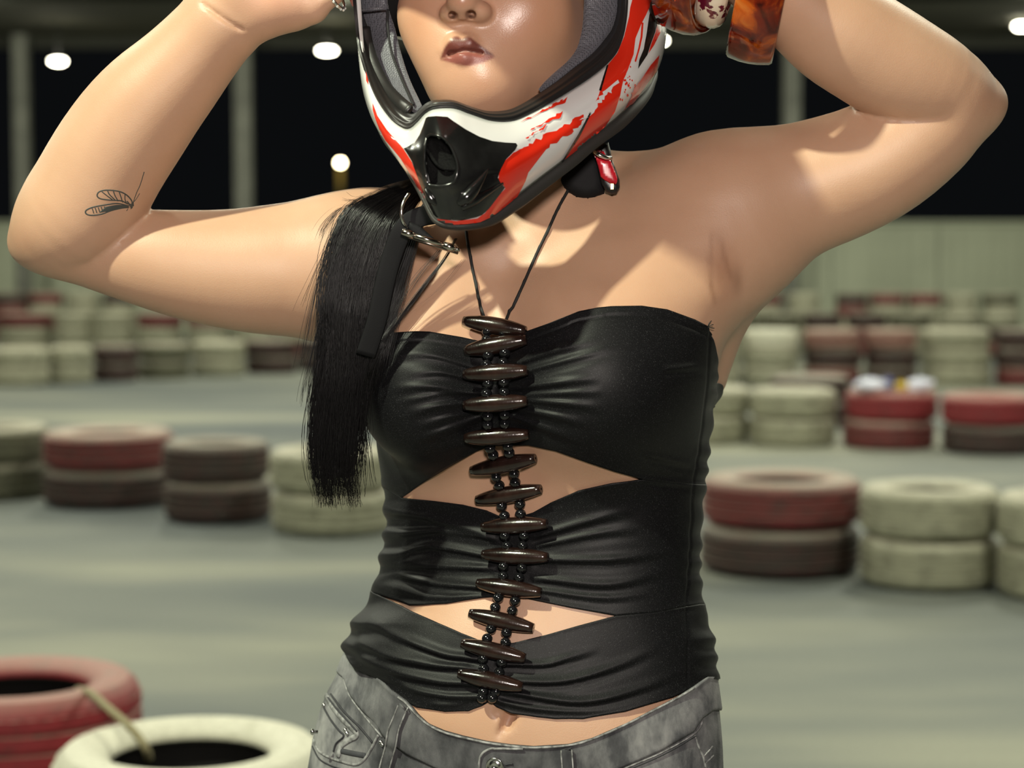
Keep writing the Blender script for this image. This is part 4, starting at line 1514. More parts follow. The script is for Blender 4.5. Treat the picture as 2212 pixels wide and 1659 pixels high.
# fly placket end and button
strip_on([(1036, 1668), (1036, 1645), (1042, 1628), (1056, 1619), (1080, 1616), (1130, 1617)], WBVH, .0012, .0010, 'placket_edge', M_denedge, jeans)
l, n = hit(1071, 1653, WBVH)
mb = MB()
rb = .0081
mb.lathe([(.0001, .0012), (rb * .25, .0014), (rb * .32, .0022), (rb * .5, .0022), (rb * .6, .0012), (rb * .78, .0012), (rb * .86, .0026), (rb * .96, .0022), (rb, .0008), (rb * .9, -.001)], l + n * .0022, n, 28)
mb.build('button', M_steel, jeans)
strip_on([(1092, 1652), (1100, 1650), (1108, 1650)], WBVH, .0010, .0006, 'buttonhole', M_stitch, jeans)
# right hip: seam and back pocket edge lines
strip_on([(1500, 1588), (1508, 1612), (1518, 1634), (1524, 1658)], JW, .0010, .0005, 'side_seam', M_denedge, jeans)
strip_on([(1519, 1634), (1530, 1622), (1538, 1612)], JW, .0008, .0005, 'stitch_line', M_denedge, jeans)
strip_on([(1522, 1650), (1532, 1640), (1540, 1632)], JW, .0008, .0005, 'stitch_line', M_denedge, jeans)

# ankle boots (below the frame) so that she stands on the floor
M_boot = simple('black_boot', (.012, .012, .012), .4)
for s_, ax_ in ((-1, -.0915), (1, .0957)):
    PB = []
    chain([(ax_, 1.785, .13), (ax_, 1.79, .05)], [.047, .044], .02, lst=PB)
    chain([(ax_, 1.80, .042), (ax_ + s_ * .008, 1.70, .040), (ax_ + s_ * .016, 1.625, .034)], [.040, .042, .034], .02, lst=PB)
    bxx = axis_lines(ax_ - .08, ax_ + .08, .006); byy = axis_lines(1.56, 1.87, .006); bzz = axis_lines(-.002, .20, .006)
    GB = grid_eval(PB, bxx, byy, bzz)
    Zm = np.broadcast_to(bzz, GB.shape)
    GB = np.maximum(GB, np.maximum(.012 - Zm, Zm - .15))
    bv, bf = surface_nets(GB, bxx, byy, bzz)
    boot = fast_mesh('boot', bv, bf, M_boot, person)
    mb = MB()
    op = [(-.036, 1.70), (-.038, 1.62), (-.022, 1.585), (.012, 1.580), (.034, 1.61), (.042, 1.69), (.034, 1.75), (.036, 1.82), (.014, 1.845), (-.016, 1.845), (-.036, 1.82), (-.030, 1.75)]
    nn = len(op)
    v = [(ax_ + s_ * x, y, z) for z in (0, .016) for x, y in op]
    mb.add(v, [tuple(range(nn))[::-1], tuple(range(nn, 2 * nn))] + [(i, (i + 1) % nn, nn + (i + 1) % nn, nn + i) for i in range(nn)])
    mb.build('sole', M_boot, boot, False)
# ================================================================== bead lacing with neck cord
M_horn = simple('dark_horn', (.012, .0055, .0042), .22, coat=.6, noise=.6, nscale=60, bump=.12, bscale=500)
M_jet = simple('black_glass_bead', (.006, .006, .007), .12, coat=.5)
M_cord = simple('black_cord', (.008, .008, .008), .7)
SPN = [(1001, 693, 1136, 715), (1004, 758, 1137, 734), (1002, 809, 1140, 800), (1002, 876, 1139, 866), (1004, 947, 1142, 938), (1018, 1017, 1157, 990), (1030, 1080, 1169, 1056),
      (1041, 1139, 1182, 1131), (1042, 1198, 1184, 1204), (1030, 1260, 1169, 1280), (1014, 1325, 1153, 1357), (997, 1390, 1135, 1422), (990, 1455, 1129, 1484)]
neck = empty('bead_necklace', W(1070, 1100, 1.62))
tag(neck, 'bead necklace of thirteen dark spindle beads and paired black beads laced down the tube top', 'necklace')
RM, RE = .0076, .0040
cen = []
for (x0, y0, x1, y1) in SPN:
    ys = []
    for t in (0, .25, .5, .75, 1):
        h = front_hit(x0 + (x1 - x0) * t, y0 + (y1 - y0) * t)
        ys.append(h[0].y)
    # rest on the highest points: tilt by the ends, lifted to clear the middle
    k0 = np.polyfit([0, .25, .5, .75, 1], ys, 1)
    lift = max(0, max((k0[0] * t + k0[1]) - y for t, y in zip((0, .25, .5, .75, 1), ys)))
    Y0, Y1 = k0[1] - lift - RM * .95, k0[0] + k0[1] - lift - RM * .95
    cen.append((Y0, Y1))
# smooth the depths down the row so that the cords run evenly
A0 = np.array(cen)
A0 = .5 * A0 + .25 * np.vstack([A0[:1], A0[:-1]]) + .25 * np.vstack([A0[1:], A0[-1:]])
A0 = np.minimum(A0, np.array(cen))
SPP = []
for (x0, y0, x1, y1), (Y0, Y1) in zip(SPN, A0):
    a, b_ = Vector(W(x0, y0, Y0)), Vector(W(x1, y1, Y1))
    SPP.append((a, b_))
hole_t = (.37, .635)
def hole_pt(i, c):
    a, b_ = SPP[i]
    return a.lerp(b_, hole_t[c])
# one spindle mesh, unit length along x
prof = []
for k in range(15):
    u = -1 + 2 * k / 14
    prof.append((RE + (RM - RE) * (1 - abs(u) ** 2.0), u * .5))
def spindle_mesh(L):
    pr = [(.0012, -.5 * L), (RE * .86, -.5 * L)] + [(r, h * L) for r, h in prof] + [(RE * .86, .5 * L), (.0012, .5 * L)]
    mb = MB(); mb.lathe(pr, (0, 0, 0), (1, 0, 0), 24)
    return mb
for a, b_ in SPP:
    L = (b_ - a).length
    d = (b_ - a).normalized()
    o = spindle_mesh(L).build('spindle_bead', M_horn, None)
    o.parent = neck
    o.location = (a + b_) / 2 - neck.location
    o.rotation_mode = 'QUATERNION'
    o.rotation_quaternion = Vector((1, 0, 0)).rotation_difference(d)
rbm = .0049
mb = MB()
pr = []
for k in range(11):
    t = math.pi * k / 10
    pr.append((max(.0009, math.sin(t) * rbm), -math.cos(t) * rbm * .88))
mb.lathe(pr, (0, 0, 0), (0, 0, 1), 18)
rb_o = mb.build('round_bead', M_jet, None)
rb_o.parent = neck
first_rb = [True]
def round_bead(p, d):
    if first_rb[0]:
        o = rb_o; first_rb[0] = False
    else:
        o = rb_o.copy(); COL.objects.link(o)
    o.parent = neck
    o.location = p - neck.location
    o.rotation_mode = 'QUATERNION'
    o.rotation_quaternion = Vector((0, 0, 1)).rotation_difference(d)
cords = MB()
for c in (0, 1):
    pts = []
    for i in range(13):
        p = hole_pt(i, c)
        pts.append(p)
        if i < 12:
            q_ = hole_pt(i + 1, c)
            d = (q_ - p).normalized()
            gap = (q_ - p).length
            mid = (p + q_) / 2
            sep = min(rbm * .88, (gap / 2 - RM * .72) * .62)
            jitter = Vector((random.uniform(-.0008, .0008), 0, 0))
            for s_ in (-1, 1):
                pt = mid + d * (s_ * rbm * .87) + jitter * s_
                # keep clear of cloth
                h = front_hit(*PR(np.array(pt)))
                if h and pt.y > h[0].y - rbm * .9: pt.y = h[0].y - rbm * .9
                round_bead(pt, d)
    # two beads hang below the last spindle
    p = hole_pt(12, c)
    for k in (1, 2):
        tx, ty = ((1044, 1494), (1041, 1508))[k - 1] if c == 0 else ((1071, 1494), (1064, 1508))[k - 1]
        h = front_hit(tx, ty)
        round_bead(Vector(W(tx, ty, h[0].y - rbm)), Vector((0, 0, 1)))
    cords.tube(pts, .0011, 6)
neck_cord_L = [(1040, 690), (1032, 640), (1022, 590), (1014, 545), (1008, 505), (1006, 470), (1010, 440)]
neck_cord_R = [(1096, 702), (1110, 665), (1135, 610), (1160, 550), (1188, 490), (1206, 450), (1222, 420), (1240, 385)]
for pl, c in ((neck_cord_L, 0), (neck_cord_R, 1)):
    P = [hole_pt(0, c)]
    for i, (x, y) in enumerate(catmull(pl, 4)):
        if i < 2: continue
        l, nrm = hit(x, y)
        if l is None: continue
        P.append(l + nrm * .0016 if i > 3 else l + nrm * .004)
    cords.tube(P, .00135, 8)
    # twisted second ply
    P2_ = [p + Vector((math.cos(i * 1.3), -.5, math.sin(i * 1.3))) * .0008 for i, p in enumerate(P)]
    cords.tube(P2_, .0009, 6)
cords.build('cord', M_cord, neck)
# ================================================================== full-face off-road helmet
M_white = simple('white_lacquer', (.62, .62, .61), .22, coat=.8)
M_red = simple('red_lacquer', (.62, .022, .008), .22, coat=.8)
M_blk = simple('black_lacquer', (.008, .008, .008), .18, coat=.6, noise=.5, nscale=30)
M_rub = simple('black_rubber', (.014, .014, .014), .38, bump=.1, bscale=200)
M_trim = simple('rim_rubber', (.022, .021, .019), .6)
M_liner = simple('dark_liner', (.010, .010, .011), .8)
def pad_material():
    m, nt, b = new_mat('grey_mesh_fabric')
    tc = N(nt, 'ShaderNodeTexCoord')
    v = N(nt, 'ShaderNodeTexVoronoi', Scale=620.0)
    v.inputs['Randomness'].default_value = .35
    nt.links.new(tc.outputs['Object'], v.inputs['Vector'])
    r = ramp(nt, v.outputs['Distance'], [(.18, (.02, .02, .024)), (.36, (.085, .085, .10)), (.8, (.12, .12, .14))])
    nt.links.new(r.outputs['Color'], b.inputs['Base Color'])
    b.inputs['Roughness'].default_value = .45
    b.inputs['Sheen Weight'].default_value = .2
    bp = N(nt, 'ShaderNodeBump', Strength=.6, Distance=.0008)
    nt.links.new(v.outputs['Distance'], bp.inputs['Height']); nt.links.new(bp.outputs['Normal'], b.inputs['Normal'])
    return m
M_pad = pad_material()
helmet = empty('full_face_helmet', W(1105, 200, 1.70))
tag(helmet, 'red, white and black full-face off-road helmet worn on her head, pointed chin bar with vent', 'helmet')
HP = Vector(helmet.location)
def hobj(name, V, Fq, mat, parent=None, smooth=True):
    o = mesh_obj(name, V, Fq, mat, None, smooth)
    o.parent = parent or helmet
    if parent is None: o.location = -HP
    return o
def hbuild(mb, name, mat, parent=None, smooth=True):
    return hobj(name, mb.v, mb.f, mat, parent, smooth)

# columns from her right (image left) round the chin to her left: eyeport edge, bulge, lower edge, rim, gasket inner edge
HC = [
    # E                    bulge dx,dy,dY     B                    T                   G
    ((760, -150, 1.668), (-4, 0, .000), (800, 90, 1.840), (800, 100, 1.842), (772, -140, 1.690)),
    ((765, -60, 1.664), (-10, 0, -.004), (794, 120, 1.790), (793, 131, 1.792), (776, -50, 1.690)),
    ((770, 10, 1.660), (-10, 0, -.006), (795, 160, 1.735), (793, 171, 1.737), (781, 12, 1.686)),
    ((774, 72, 1.655), (-10, 2, -.006), (800, 200, 1.700), (797, 209, 1.702), (797, 78, 1.680)),
    ((778, 106, 1.648), (-12, 2, -.006), (807, 232, 1.672), (803, 240, 1.674), (804, 104, 1.674)),
    ((786, 134, 1.640), (-16, 6, -.006), (818, 266, 1.652), (814, 274, 1.654), (813, 141, 1.666)),
    ((798, 176, 1.624), (-18, 6, -.010), (838, 306, 1.628), (833, 312, 1.630), (830, 177, 1.650)),
    ((816, 217, 1.608), (-20, 6, -.014), (869, 346, 1.604), (865, 353, 1.606), (852, 210, 1.634)),
    ((843, 256, 1.590), (-18, 4, -.016), (899, 396, 1.582), (895, 402, 1.584), (868, 231, 1.612)),
    ((868, 275, 1.574), (-12, 0, -.018), (917, 430, 1.567), (913, 437, 1.569), (886, 245, 1.592)),
    ((884, 277, 1.566), (-8, 0, -.020), (931, 459, 1.558), (927, 467, 1.560), (899, 243, 1.582)),
    ((900, 264, 1.560), (-4, 0, -.022), (942, 474, 1.551), (939, 483, 1.553), (912, 230, 1.575)),
    ((919, 244, 1.555), (0, 0, -.022), (960, 481, 1.546), (957, 491, 1.548), (929, 219, 1.568)),
    ((941, 234, 1.552), (0, 0, -.022), (985, 485, 1.543), (984, 495, 1.545), (948, 216, 1.564)),
    ((980, 233, 1.553), (0, 0, -.022), (1010, 484, 1.544), (1012, 494, 1.546), (980, 217, 1.565)),
    ((1018, 246, 1.557), (0, 0, -.020), (1039, 479, 1.549), (1047, 488, 1.552), (1020, 231, 1.570)),
    ((1063, 260, 1.564), (2, 0, -.020), (1063, 467, 1.557), (1072, 480, 1.560), (1056, 240, 1.578)),
    ((1108, 260, 1.574), (4, 0, -.019), (1092, 445, 1.567), (1106, 459, 1.570), (1098, 237, 1.588)),
    ((1148, 244, 1.585), (4, 0, -.018), (1122, 421, 1.577), (1138, 438, 1.580), (1132, 222, 1.600)),
    ((1189, 222, 1.597), (6, 0, -.018), (1168, 385, 1.591), (1186, 402, 1.594), (1165, 201, 1.613)),
    ((1230, 197, 1.609), (8, 0, -.018), (1222, 344, 1.606), (1242, 360, 1.609), (1202, 176, 1.626)),
    ((1270, 171, 1.621), (12, 0, -.018), (1271, 303, 1.622), (1292, 317, 1.625), (1240, 146, 1.638)),
    ((1307, 142, 1.632), (18, -2, -.018), (1322, 264, 1.640), (1345, 278, 1.644), (1278, 117, 1.650)),
    ((1332, 114, 1.641), (24, -4, -.018), (1362, 228, 1.660), (1382, 240, 1.664), (1304, 88, 1.660)),
    ((1346, 81, 1.648), (30, -4, -.016), (1392, 200, 1.682), (1404, 210, 1.686), (1322, 62, 1.666)),
    ((1354, 41, 1.653), (38, -8, -.014), (1409, 176, 1.704), (1413, 186, 1.708), (1331, 33, 1.671)),
    ((1357, 0, 1.656), (46, -14, -.010), (1416, 150, 1.735), (1419, 160, 1.738), (1334, 0, 1.676)),
    ((1357, -60, 1.658), (54, -14, -.006), (1408, 120, 1.785), (1410, 131, 1.787), (1334, -58, 1.680)),
    ((1345, -150, 1.662), (62, -6, .000), (1380, 90, 1.840), (1381, 101, 1.842), (1322, -140, 1.684)),
]
HCA = np.array([[*c[0], *c[1], *c[2], *c[3], *c[4]] for c in HC], float)
HCS = catmull(HCA, 7)                       # smooth columns
nc = len(HCS)
nr = 22
def bez(c, t, out=0.0):
    E, D, B = c[0:3], c[3:6], c[6:9]
    M = (E + B) / 2 + D * 2.0
    q = ((1 - t) ** 2)[:, None] * E + (2 * t * (1 - t))[:, None] * M + (t ** 2)[:, None] * B
    return q
ts = np.linspace(0, 1, nr)
SV = []
for c in HCS:
    q = bez(c, ts)
    # shallow styling crease that runs along the chin bar
    u = np.exp(-((ts - .42) / .09) ** 2) * .0016
    q[:, 2] += u
    SV.append(WA(q[:, 0], q[:, 1], q[:, 2]))
SV = np.concatenate(SV)
SF = grid_faces(nc, nr, False, False)
# rear part of the shell: from the same end columns round the back of the head
endR, endL = SV[-nr:], SV[:nr]
back_cols = [(1378, 1330, 90, 1.862), (1300, 1290, 86, 1.900), (1200, 1200, 84, 1.918), (1105, 1105, 83, 1.925), (1010, 1010, 84, 1.918), (905, 915, 86, 1.900), (842, 845, 88, 1.868)]
RV = [endR]
npx = len(back_cols)
for k, (pxm, pxb, pyb, Yb) in enumerate(back_cols):
    a = (k + 1) / (npx + 1)
    topy = -150
    ang = math.pi * a
    Xw = .152 * math.cos(ang); Yw = 1.70 + .215 * math.sin(ang) ** .8
    top_p = np.array([Xw + .002, min(Yw, 1.915), W(1105, topy, 1.75)[2]])
    bot = W(pxb, pyb, Yb); 
    bot = np.array([.128 * math.cos(ang) + .002, 1.715 + .195 * math.sin(ang) ** .8, W(1105, 92, 1.85)[2]])
    mid = (top_p + bot) / 2 + np.array([math.cos(ang) * .022, math.sin(ang) * .022, 0])
    t = ts[:, None]
    RV.append((1 - t) ** 2 * top_p + 2 * t * (1 - t) * mid + t ** 2 * bot)
RV.append(endL)
RV = catmull(np.array(RV).reshape(npx + 2, -1), 6).reshape(-1, 3)
nrc = len(RV) // nr
# dome: base loop (brow + upper edge of the rear shell) to the crown
loop_r = RV.reshape(nrc, nr, 3)[:, 0]
brow = catmull(np.array([W(760, -150, 1.668), W(800, -196, 1.625), W(930, -212, 1.592), W(1075, -216, 1.580), W(1220, -210, 1.590), W(1320, -190, 1.625), W(1345, -150, 1.662)]), 8)
base = np.vstack([loop_r, brow[1:-1]])
nb = len(base); nd = 14
cen_ = np.array([.0, 1.745, 0])
topz = W(1105, -455, 1.74)[2]
DV = []
for p in base:
    for j in range(nd):
        t = j / (nd - 1) * math.pi / 2
        s_ = math.cos(t) ** .9
        DV.append([cen_[0] + (p[0] - cen_[0]) * s_, cen_[1] + (p[1] - cen_[1]) * s_, p[2] + (topz - p[2]) * math.sin(t)])
shell_v = np.vstack([SV, RV, np.array(DV)])
shell_f = SF + [tuple(i + len(SV) for i in f) for f in grid_faces(nrc, nr)] + [tuple(i + len(SV) + len(RV) for i in f) for f in grid_faces(nb, nd, True)]
shell = hobj('shell', shell_v, shell_f, M_white)
bm = bmesh.new(); bm.from_mesh(shell.data); bmesh.ops.remove_doubles(bm, verts=bm.verts, dist=.0004); bmesh.ops.recalc_face_normals(bm, faces=bm.faces); bm.to_mesh(shell.data); bm.free()
# cut the vent through the shell
bm = bmesh.new(); bm.from_mesh(shell.data)
VENTC = [(921, 299), (931, 292), (950, 295), (961, 302), (974, 318), (984, 340), (989, 361), (986, 380), (978, 396), (959, 401), (940, 401), (925, 397), (921, 380), (917, 352), (918, 321)]
dead = [f for f in bm.faces if f.calc_center_median().y < 1.6 and inpoly(PR(np.array(f.calc_center_median()))[None], [(952 + (x - 952) * 1.14, 348 + (y - 348) * 1.10) for x, y in VENTC])[0]]
bmesh.ops.delete(bm, geom=dead, context='FACES'); bm.to_mesh(shell.data); bm.free()
shell.data.shade_smooth()
so = shell.modifiers.new('thickness', 'SOLIDIFY'); so.thickness = .004; so.offset = -1
HBVH = BVHTree.FromPolygons([tuple(v) for v in SV], [tuple(f) for f in SF])
HBVHall = BVHTree.FromPolygons([tuple(v) for v in shell_v], [tuple(f) for f in shell_f])
# eyeport gasket: three ribs of rubber from the shell edge inward
gv = []
ng = 15
for c in HCS:
    E = WA(*c[0:3]); Gp = WA(*c[12:15])
    for j in range(ng):
        t = j / (ng - 1)
        p = E * (1 - t) + Gp * t
        b_ = .0055 * math.sin(math.pi * min(1, t * 1.02)) ** .6 + .0011 * math.cos(t * 6 * math.pi)
        p = p + np.array([0, -b_, 0])
        gv.append(p)
gas = hobj('eyeport_gasket', gv, grid_faces(nc, ng), M_rub)
g2 = gas.modifiers.new('thickness', 'SOLIDIFY'); g2.thickness = .003; g2.offset = -1
# upper gasket along the brow
mb = MB(); mb.tube(brow + np.array([0, -.002, -.004]), .0065, 8)
hbuild(mb, 'brow_gasket', M_rub)
# bottom rim trim
tv_ = []
for c in HCS:
    B = WA(*c[6:9]); T = WA(*c[9:12])
    cen3 = np.array([.004, 1.74, B[2]])
    inn = (cen3 - T); inn[2] = 0; inn /= np.linalg.norm(inn)
    out = -inn
    tv_ += [B + inn * .003, B + out * .0003, B * .6 + T * .4 + out * .0016, T + out * .0008, T + inn * .006 + np.array([0, 0, -.0012]), T + inn * .014 + np.array([0, 0, .004])]
hobj('rim_trim', tv_, grid_faces(nc, 6), M_trim)
# dark liner inside: from the gasket back round the head
lv = []
for c in HCS:
    Gp = WA(*c[12:15]); B = WA(*c[9:12])
    lv += [Gp + np.array([0, .002, 0]), Gp * .75 + B * .25 + np.array([0, .022, .0]), Gp * .45 + B * .55 + np.array([0, .022, .004]), B + np.array([0, .012, .006])]
hobj('chin_liner', lv, grid_faces(nc, 4), M_liner)
lv = []
for p in brow[::2]:
    for t in np.linspace(0, 1, 6):
        lv.append(p * (1 - t) + np.array([p[0] * .95, 1.78, p[2] + .05]) * t)
hobj('brow_liner', lv, grid_faces(len(brow[::2]), 6), M_liner)
lv = []
for p in RV.reshape(nrc, nr, 3)[:, ::3].reshape(-1, 3):
    lv.append([cen_[0] + (p[0] - cen_[0]) * .90, cen_[1] + (p[1] - cen_[1]) * .90, p[2]])
hobj('rear_liner', lv, grid_faces(nrc, len(range(0, nr, 3))), M_liner)

# cheek pads
def pad(outer, inner, Yo, Yi, name, thick=.42, n=8):
    o_, i_ = catmull(np.array(outer, float), n), catmull(np.array(inner, float), n)
    Yo, Yi = np.interp(np.linspace(0, 1, len(o_)), np.linspace(0, 1, len(Yo)), Yo), np.interp(np.linspace(0, 1, len(i_)), np.linspace(0, 1, len(Yi)), Yi)
    P, Q = WA(o_[:, 0], o_[:, 1], Yo), WA(i_[:, 0], i_[:, 1], Yi)
    v = []
    m = 20
    for k, (a, b_) in enumerate(zip(P, Q)):
        c_ = (a + b_) / 2; h = (a - b_) / 2
        w_ = np.linalg.norm(h)
        e = min(1, math.sin(math.pi * (k + .35) / (len(P) - .3)) * 2.2) ** .5
        for j in range(m):
            an = 2 * math.pi * j / m
            ca_, sa_ = math.cos(an), math.sin(an)
            ca_ = math.copysign(abs(ca_) ** .75, ca_); sa_ = math.copysign(abs(sa_) ** .8, sa_)
            v.append(c_ + h * ca_ * (.9 + .1 * e) + np.array([0, -1, 0]) * sa_ * thick * w_ * e)
    f = []
    L = len(P)
    for k in range(L - 1):
        for j in range(m):
            f.append((k * m + j, k * m + (j + 1) % m, (k + 1) * m + (j + 1) % m, (k + 1) * m + j))
    f += [tuple(range(m))[::-1], tuple((L - 1) * m + j for j in range(m))]
    o = hobj(name, v, f, M_pad)
    bm = bmesh.new(); bm.from_mesh(o.data); bmesh.ops.recalc_face_normals(bm, faces=bm.faces); bm.to_mesh(o.data); bm.free()
    o.data.shade_smooth()
    return o, P, Q
pL, a1, b1 = pad([(768, -90), (779, 8), (797, 70), (810, 112), (834, 176), (872, 226), (896, 246)], [(832, -90), (838, 8), (853, 60), (866, 112), (884, 168), (904, 212), (912, 228)],
    [1.70, 1.697, 1.690, 1.680, 1.658, 1.622, 1.602], [1.69, 1.688, 1.680, 1.668, 1.645, 1.615, 1.598], 'cheek_pad')
pR, a2, b2 = pad([(1336, -90), (1338, 0), (1333, 40), (1306, 90), (1262, 134), (1208, 174), (1172, 206)], [(1264, -90), (1261, 8), (1255, 60), (1238, 108), (1209, 145), (1178, 175), (1163, 192)],
    [1.682, 1.680, 1.676, 1.667, 1.650, 1.632, 1.620], [1.672, 1.670, 1.664, 1.655, 1.640, 1.626, 1.616], 'cheek_pad')
# seam piping on the pads
mb = MB(); mb.tube([W(776, 24, 1.680), W(800, 20, 1.668), W(836, 18, 1.668)], .0012, 6); hbuild(mb, 'piping', M_pad, None)
mb = MB(); mb.tube(catmull([W(838, 20, 1.667), W(838, 60, 1.665), W(846, 112, 1.656), W(868, 170, 1.636), (W(893, 226, 1.602))], 6), .0012, 6); hbuild(mb, 'piping', M_liner, None)
# glossy inner lip in front of the left pad
mb = MB(); mb.tube(catmull([W(786, 60, 1.668), W(795, 105, 1.662), W(812, 150, 1.650), W(834, 190, 1.634), W(862, 220, 1.612), W(884, 238, 1.594)], 6), [.0042] * 30 + [.0035], 10, flat=(1.3, .6), upv=(0, 1, 0))
hbuild(mb, 'inner_lip', M_rub)

# ---- graphics: thin shells lying on the helmet
def densify(poly, step):
    out = []
    for i, p in enumerate(poly):
        q = poly[(i + 1) % len(poly)]
        n = max(1, int(math.hypot(q[0] - p[0], q[1] - p[1]) / step))
        out += [(p[0] + (q[0] - p[0]) * k / n, p[1] + (q[1] - p[1]) * k / n) for k in range(n)]
    return out
def decal(name, poly, mat, lift=.0004, step=5, holes=(), bvh=None, parent=None, liftf=None):
    pts = densify(poly, step)
    edges = [(i, (i + 1) % len(pts)) for i in range(len(pts))]
    for h in holes:
        hp = densify(h, step); k = len(pts)
        pts += hp; edges += [(k + i, k + (i + 1) % len(hp)) for i in range(len(hp))]
    xs = [p[0] for p in poly]; ys = [p[1] for p in poly]
    gx, gy = np.meshgrid(np.arange(min(xs), max(xs), step) + step / 2, np.arange(min(ys), max(ys), step) + step / 2)
    cand = np.stack([gx.ravel(), gy.ravel()], -1)
    if len(cand):
        m = inpoly(cand, poly)
        for h in holes: m &= ~inpoly(cand, h)
        cand = cand[m]
        B = np.array(pts)
        if len(cand):
            dmin = np.sqrt(((cand[:, None] - B[None]) ** 2).sum(-1)).min(1)
            pts += [tuple(p) for p in cand[dmin > step * .45]]
    v2, e2, f2, *_ = delaunay_2d_cdt([Vector(p) for p in pts], edges, [], 0, 1e-4)
    v2n = np.array([tuple(v) for v in v2])
    P = []
    for x, y in v2n:
        l, n = hit(x, y, bvh or HBVH)
        if l is None: P.append(None); continue
        if n.dot(ray_dir(x, y)) > 0: n = -n
        lf = lift + (liftf(x, y) if liftf else 0)
        P.append(l - ray_dir(x, y) * lf if lift > .001 else l + n * lf - ray_dir(x, y) * .0005)
    F_ = []
    for f in f2:
        c_ = v2n[list(f)].mean(0)[None]
        if not inpoly(c_, poly)[0] or any(inpoly(c_, h)[0] for h in holes): continue
        if any(P[i] is None for i in f): continue
        F_.append(tuple(f))
    used = sorted({i for f in F_ for i in f}); rm = {i: k for k, i in enumerate(used)}
    F_ = [tuple(rm[i] for i in f) for f in F_]
    V_ = [P[i] for i in used]
    # turn the faces to the camera
    G_ = []
    for f in F_:
        a, b_, c_ = (V_[i] for i in f[:3])
        G_.append(f if (b_ - a).cross(c_ - a).dot(a - CAMPOS) < 0 else f[::-1])
    o = hobj(name, V_, G_, mat, parent)
    return o
def zp(pts, s=2.4578, ox=640, oy=0):
    return [(x / s + ox, y / s + oy) for x, y in pts]
jr = random.Random(11)
def jag(a, b_, n, amp):
    """ragged brush edge between two points"""
    d = Vector((b_[0] - a[0], b_[1] - a[1])); L = d.length; nn = Vector((-d.y, d.x)) / L
    out = []
    for i in range(1, n):
        t = (i + jr.uniform(-.45, .45)) / n
        o = jr.uniform(-amp, amp)
        out.append((a[0] + d.x * t + nn.x * o, a[1] + d.y * t + nn.y * o))
    return out
A_, B_, C_, D_ = (1150, 812), (1545, 598), (1500, 668), (1325, 792)
red1 = [A_] + jag(A_, B_, 26, 11) + [B_] + jag(B_, C_, 6, 10) + [C_] + jag(C_, D_, 14, 13) + [D_, (1280, 850), (1230, 915), (1215, 960), (1172, 1042), (1105, 1098), (1040, 1148), (975, 1178), (900, 1188), (800, 1193), (742, 1173), (736, 1158), (850, 1172), (960, 1158), (1000, 1130), (1060, 1050), (1107, 1000), (1100, 985), (1070, 960), (1075, 920), (1100, 860), (1140, 822)]
decal('red_stripe', zp(red1), M_red, .0005)
P1, P2a, P3 = (1612, 484), (1560, 592), (1712, 424)
red2 = [(1652, 350), (1612, 482), (1600, 516), (1562, 588), (1500, 722), (1410, 856), (1562, 740), (1640, 668), (1690, 590), (1718, 505), (1735, 425), (1760, 370), (1790, 290), (1800, 205), (1830, 130), (1855, 80), (1875, 35), (1888, 5), (1900, -40), (1830, -60), (1795, -50), (1772, 40), (1766, 90), (1741, 195), (1705, 285)]
decal('red_stripe', zp(red2), M_red, .0005)
scr1, scr2 = (1500, 640), (1705, 425)
scratch = [scr1] + jag(scr1, (1640, 480), 14, 9) + [(1640, 480), scr2, (1712, 440)] + jag((1700, 455), (1560, 600), 16, 12) + [(1545, 625)]
decal('white_scratch', zp(scratch), M_white, .0009)
blackline = [(1650, 348), (1658, 350), (1618, 484), (1606, 482)]
decal('black_line', zp(blackline), M_blk, .0009, 3)
decal('black_line', zp([(1556, 596), (1563, 600), (1500, 725), (1412, 858), (1404, 856), (1490, 715)]), M_blk, .0009, 3)
for st in ([(1188, 652), (1440, 516), (1428, 548)], [(1240, 694), (1416, 590), (1404, 622)], [(1290, 600), (1420, 528), (1400, 548)], [(1215, 735), (1330, 660), (1310, 690)]):
    a, b_, c_ = st
    poly = [a] + jag(a, b_, 12, 6) + [b_, c_] + jag(c_, a, 12, 7)
    decal('red_brush_mark', zp(poly), M_red, .0005, 4)
decal('red_stripe', zp([(1792, 470), (1830, 420), (1880, 345), (1925, 292), (1912, 378), (1862, 442), (1792, 542), (1722, 620), (1702, 634), (1745, 572), (1775, 520)]), M_red, .0005)
decal('red_stripe', zp([(1905, -30), (1952, -30), (1956, 30), (1948, 95), (1930, 172), (1896, 240), (1866, 284), (1880, 235), (1905, 170), (1915, 110), (1912, 50)]), M_red, .0008)
decal('red_pinstripe', zp([(1832, 120), (1842, 122), (1836, 200), (1822, 262), (1802, 330), (1794, 326), (1814, 258), (1826, 196)]), M_red, .0006, 3)
decal('black_side_panel', zp([(1872, 82), (1888, 28), (1905, -30), (1914, 40), (1913, 112), (1902, 172), (1880, 232), (1862, 290), (1812, 366), (1818, 320), (1842, 262), (1856, 190)]), M_blk, .0006)
for _ in range(26):
    x, y = jr.gauss(1765, 22), jr.gauss(455, 55)
    r_ = jr.uniform(2, 6)
    decal('red_speck', zp([(x + r_ * math.cos(a) * jr.uniform(.6, 1.3), y + r_ * 1.4 * math.sin(a) * jr.uniform(.6, 1.3)) for a in np.linspace(0, 6.28, 7)[:-1]]), M_red, .0006, 4)
z3 = lambda p: zp(p, 5.267, 760, 200)
leftred = z3([(240, 122), (292, 262), (400, 424), (472, 506), (592, 640), (682, 780), (762, 982), (852, 1242), (930, 1400), (914, 1392), (820, 1218), (730, 1030), (640, 880), (560, 750), (470, 640), (385, 540), (320, 420), (270, 290), (244, 200)])
decal('red_stripe', leftred, M_red, .0005, 4)
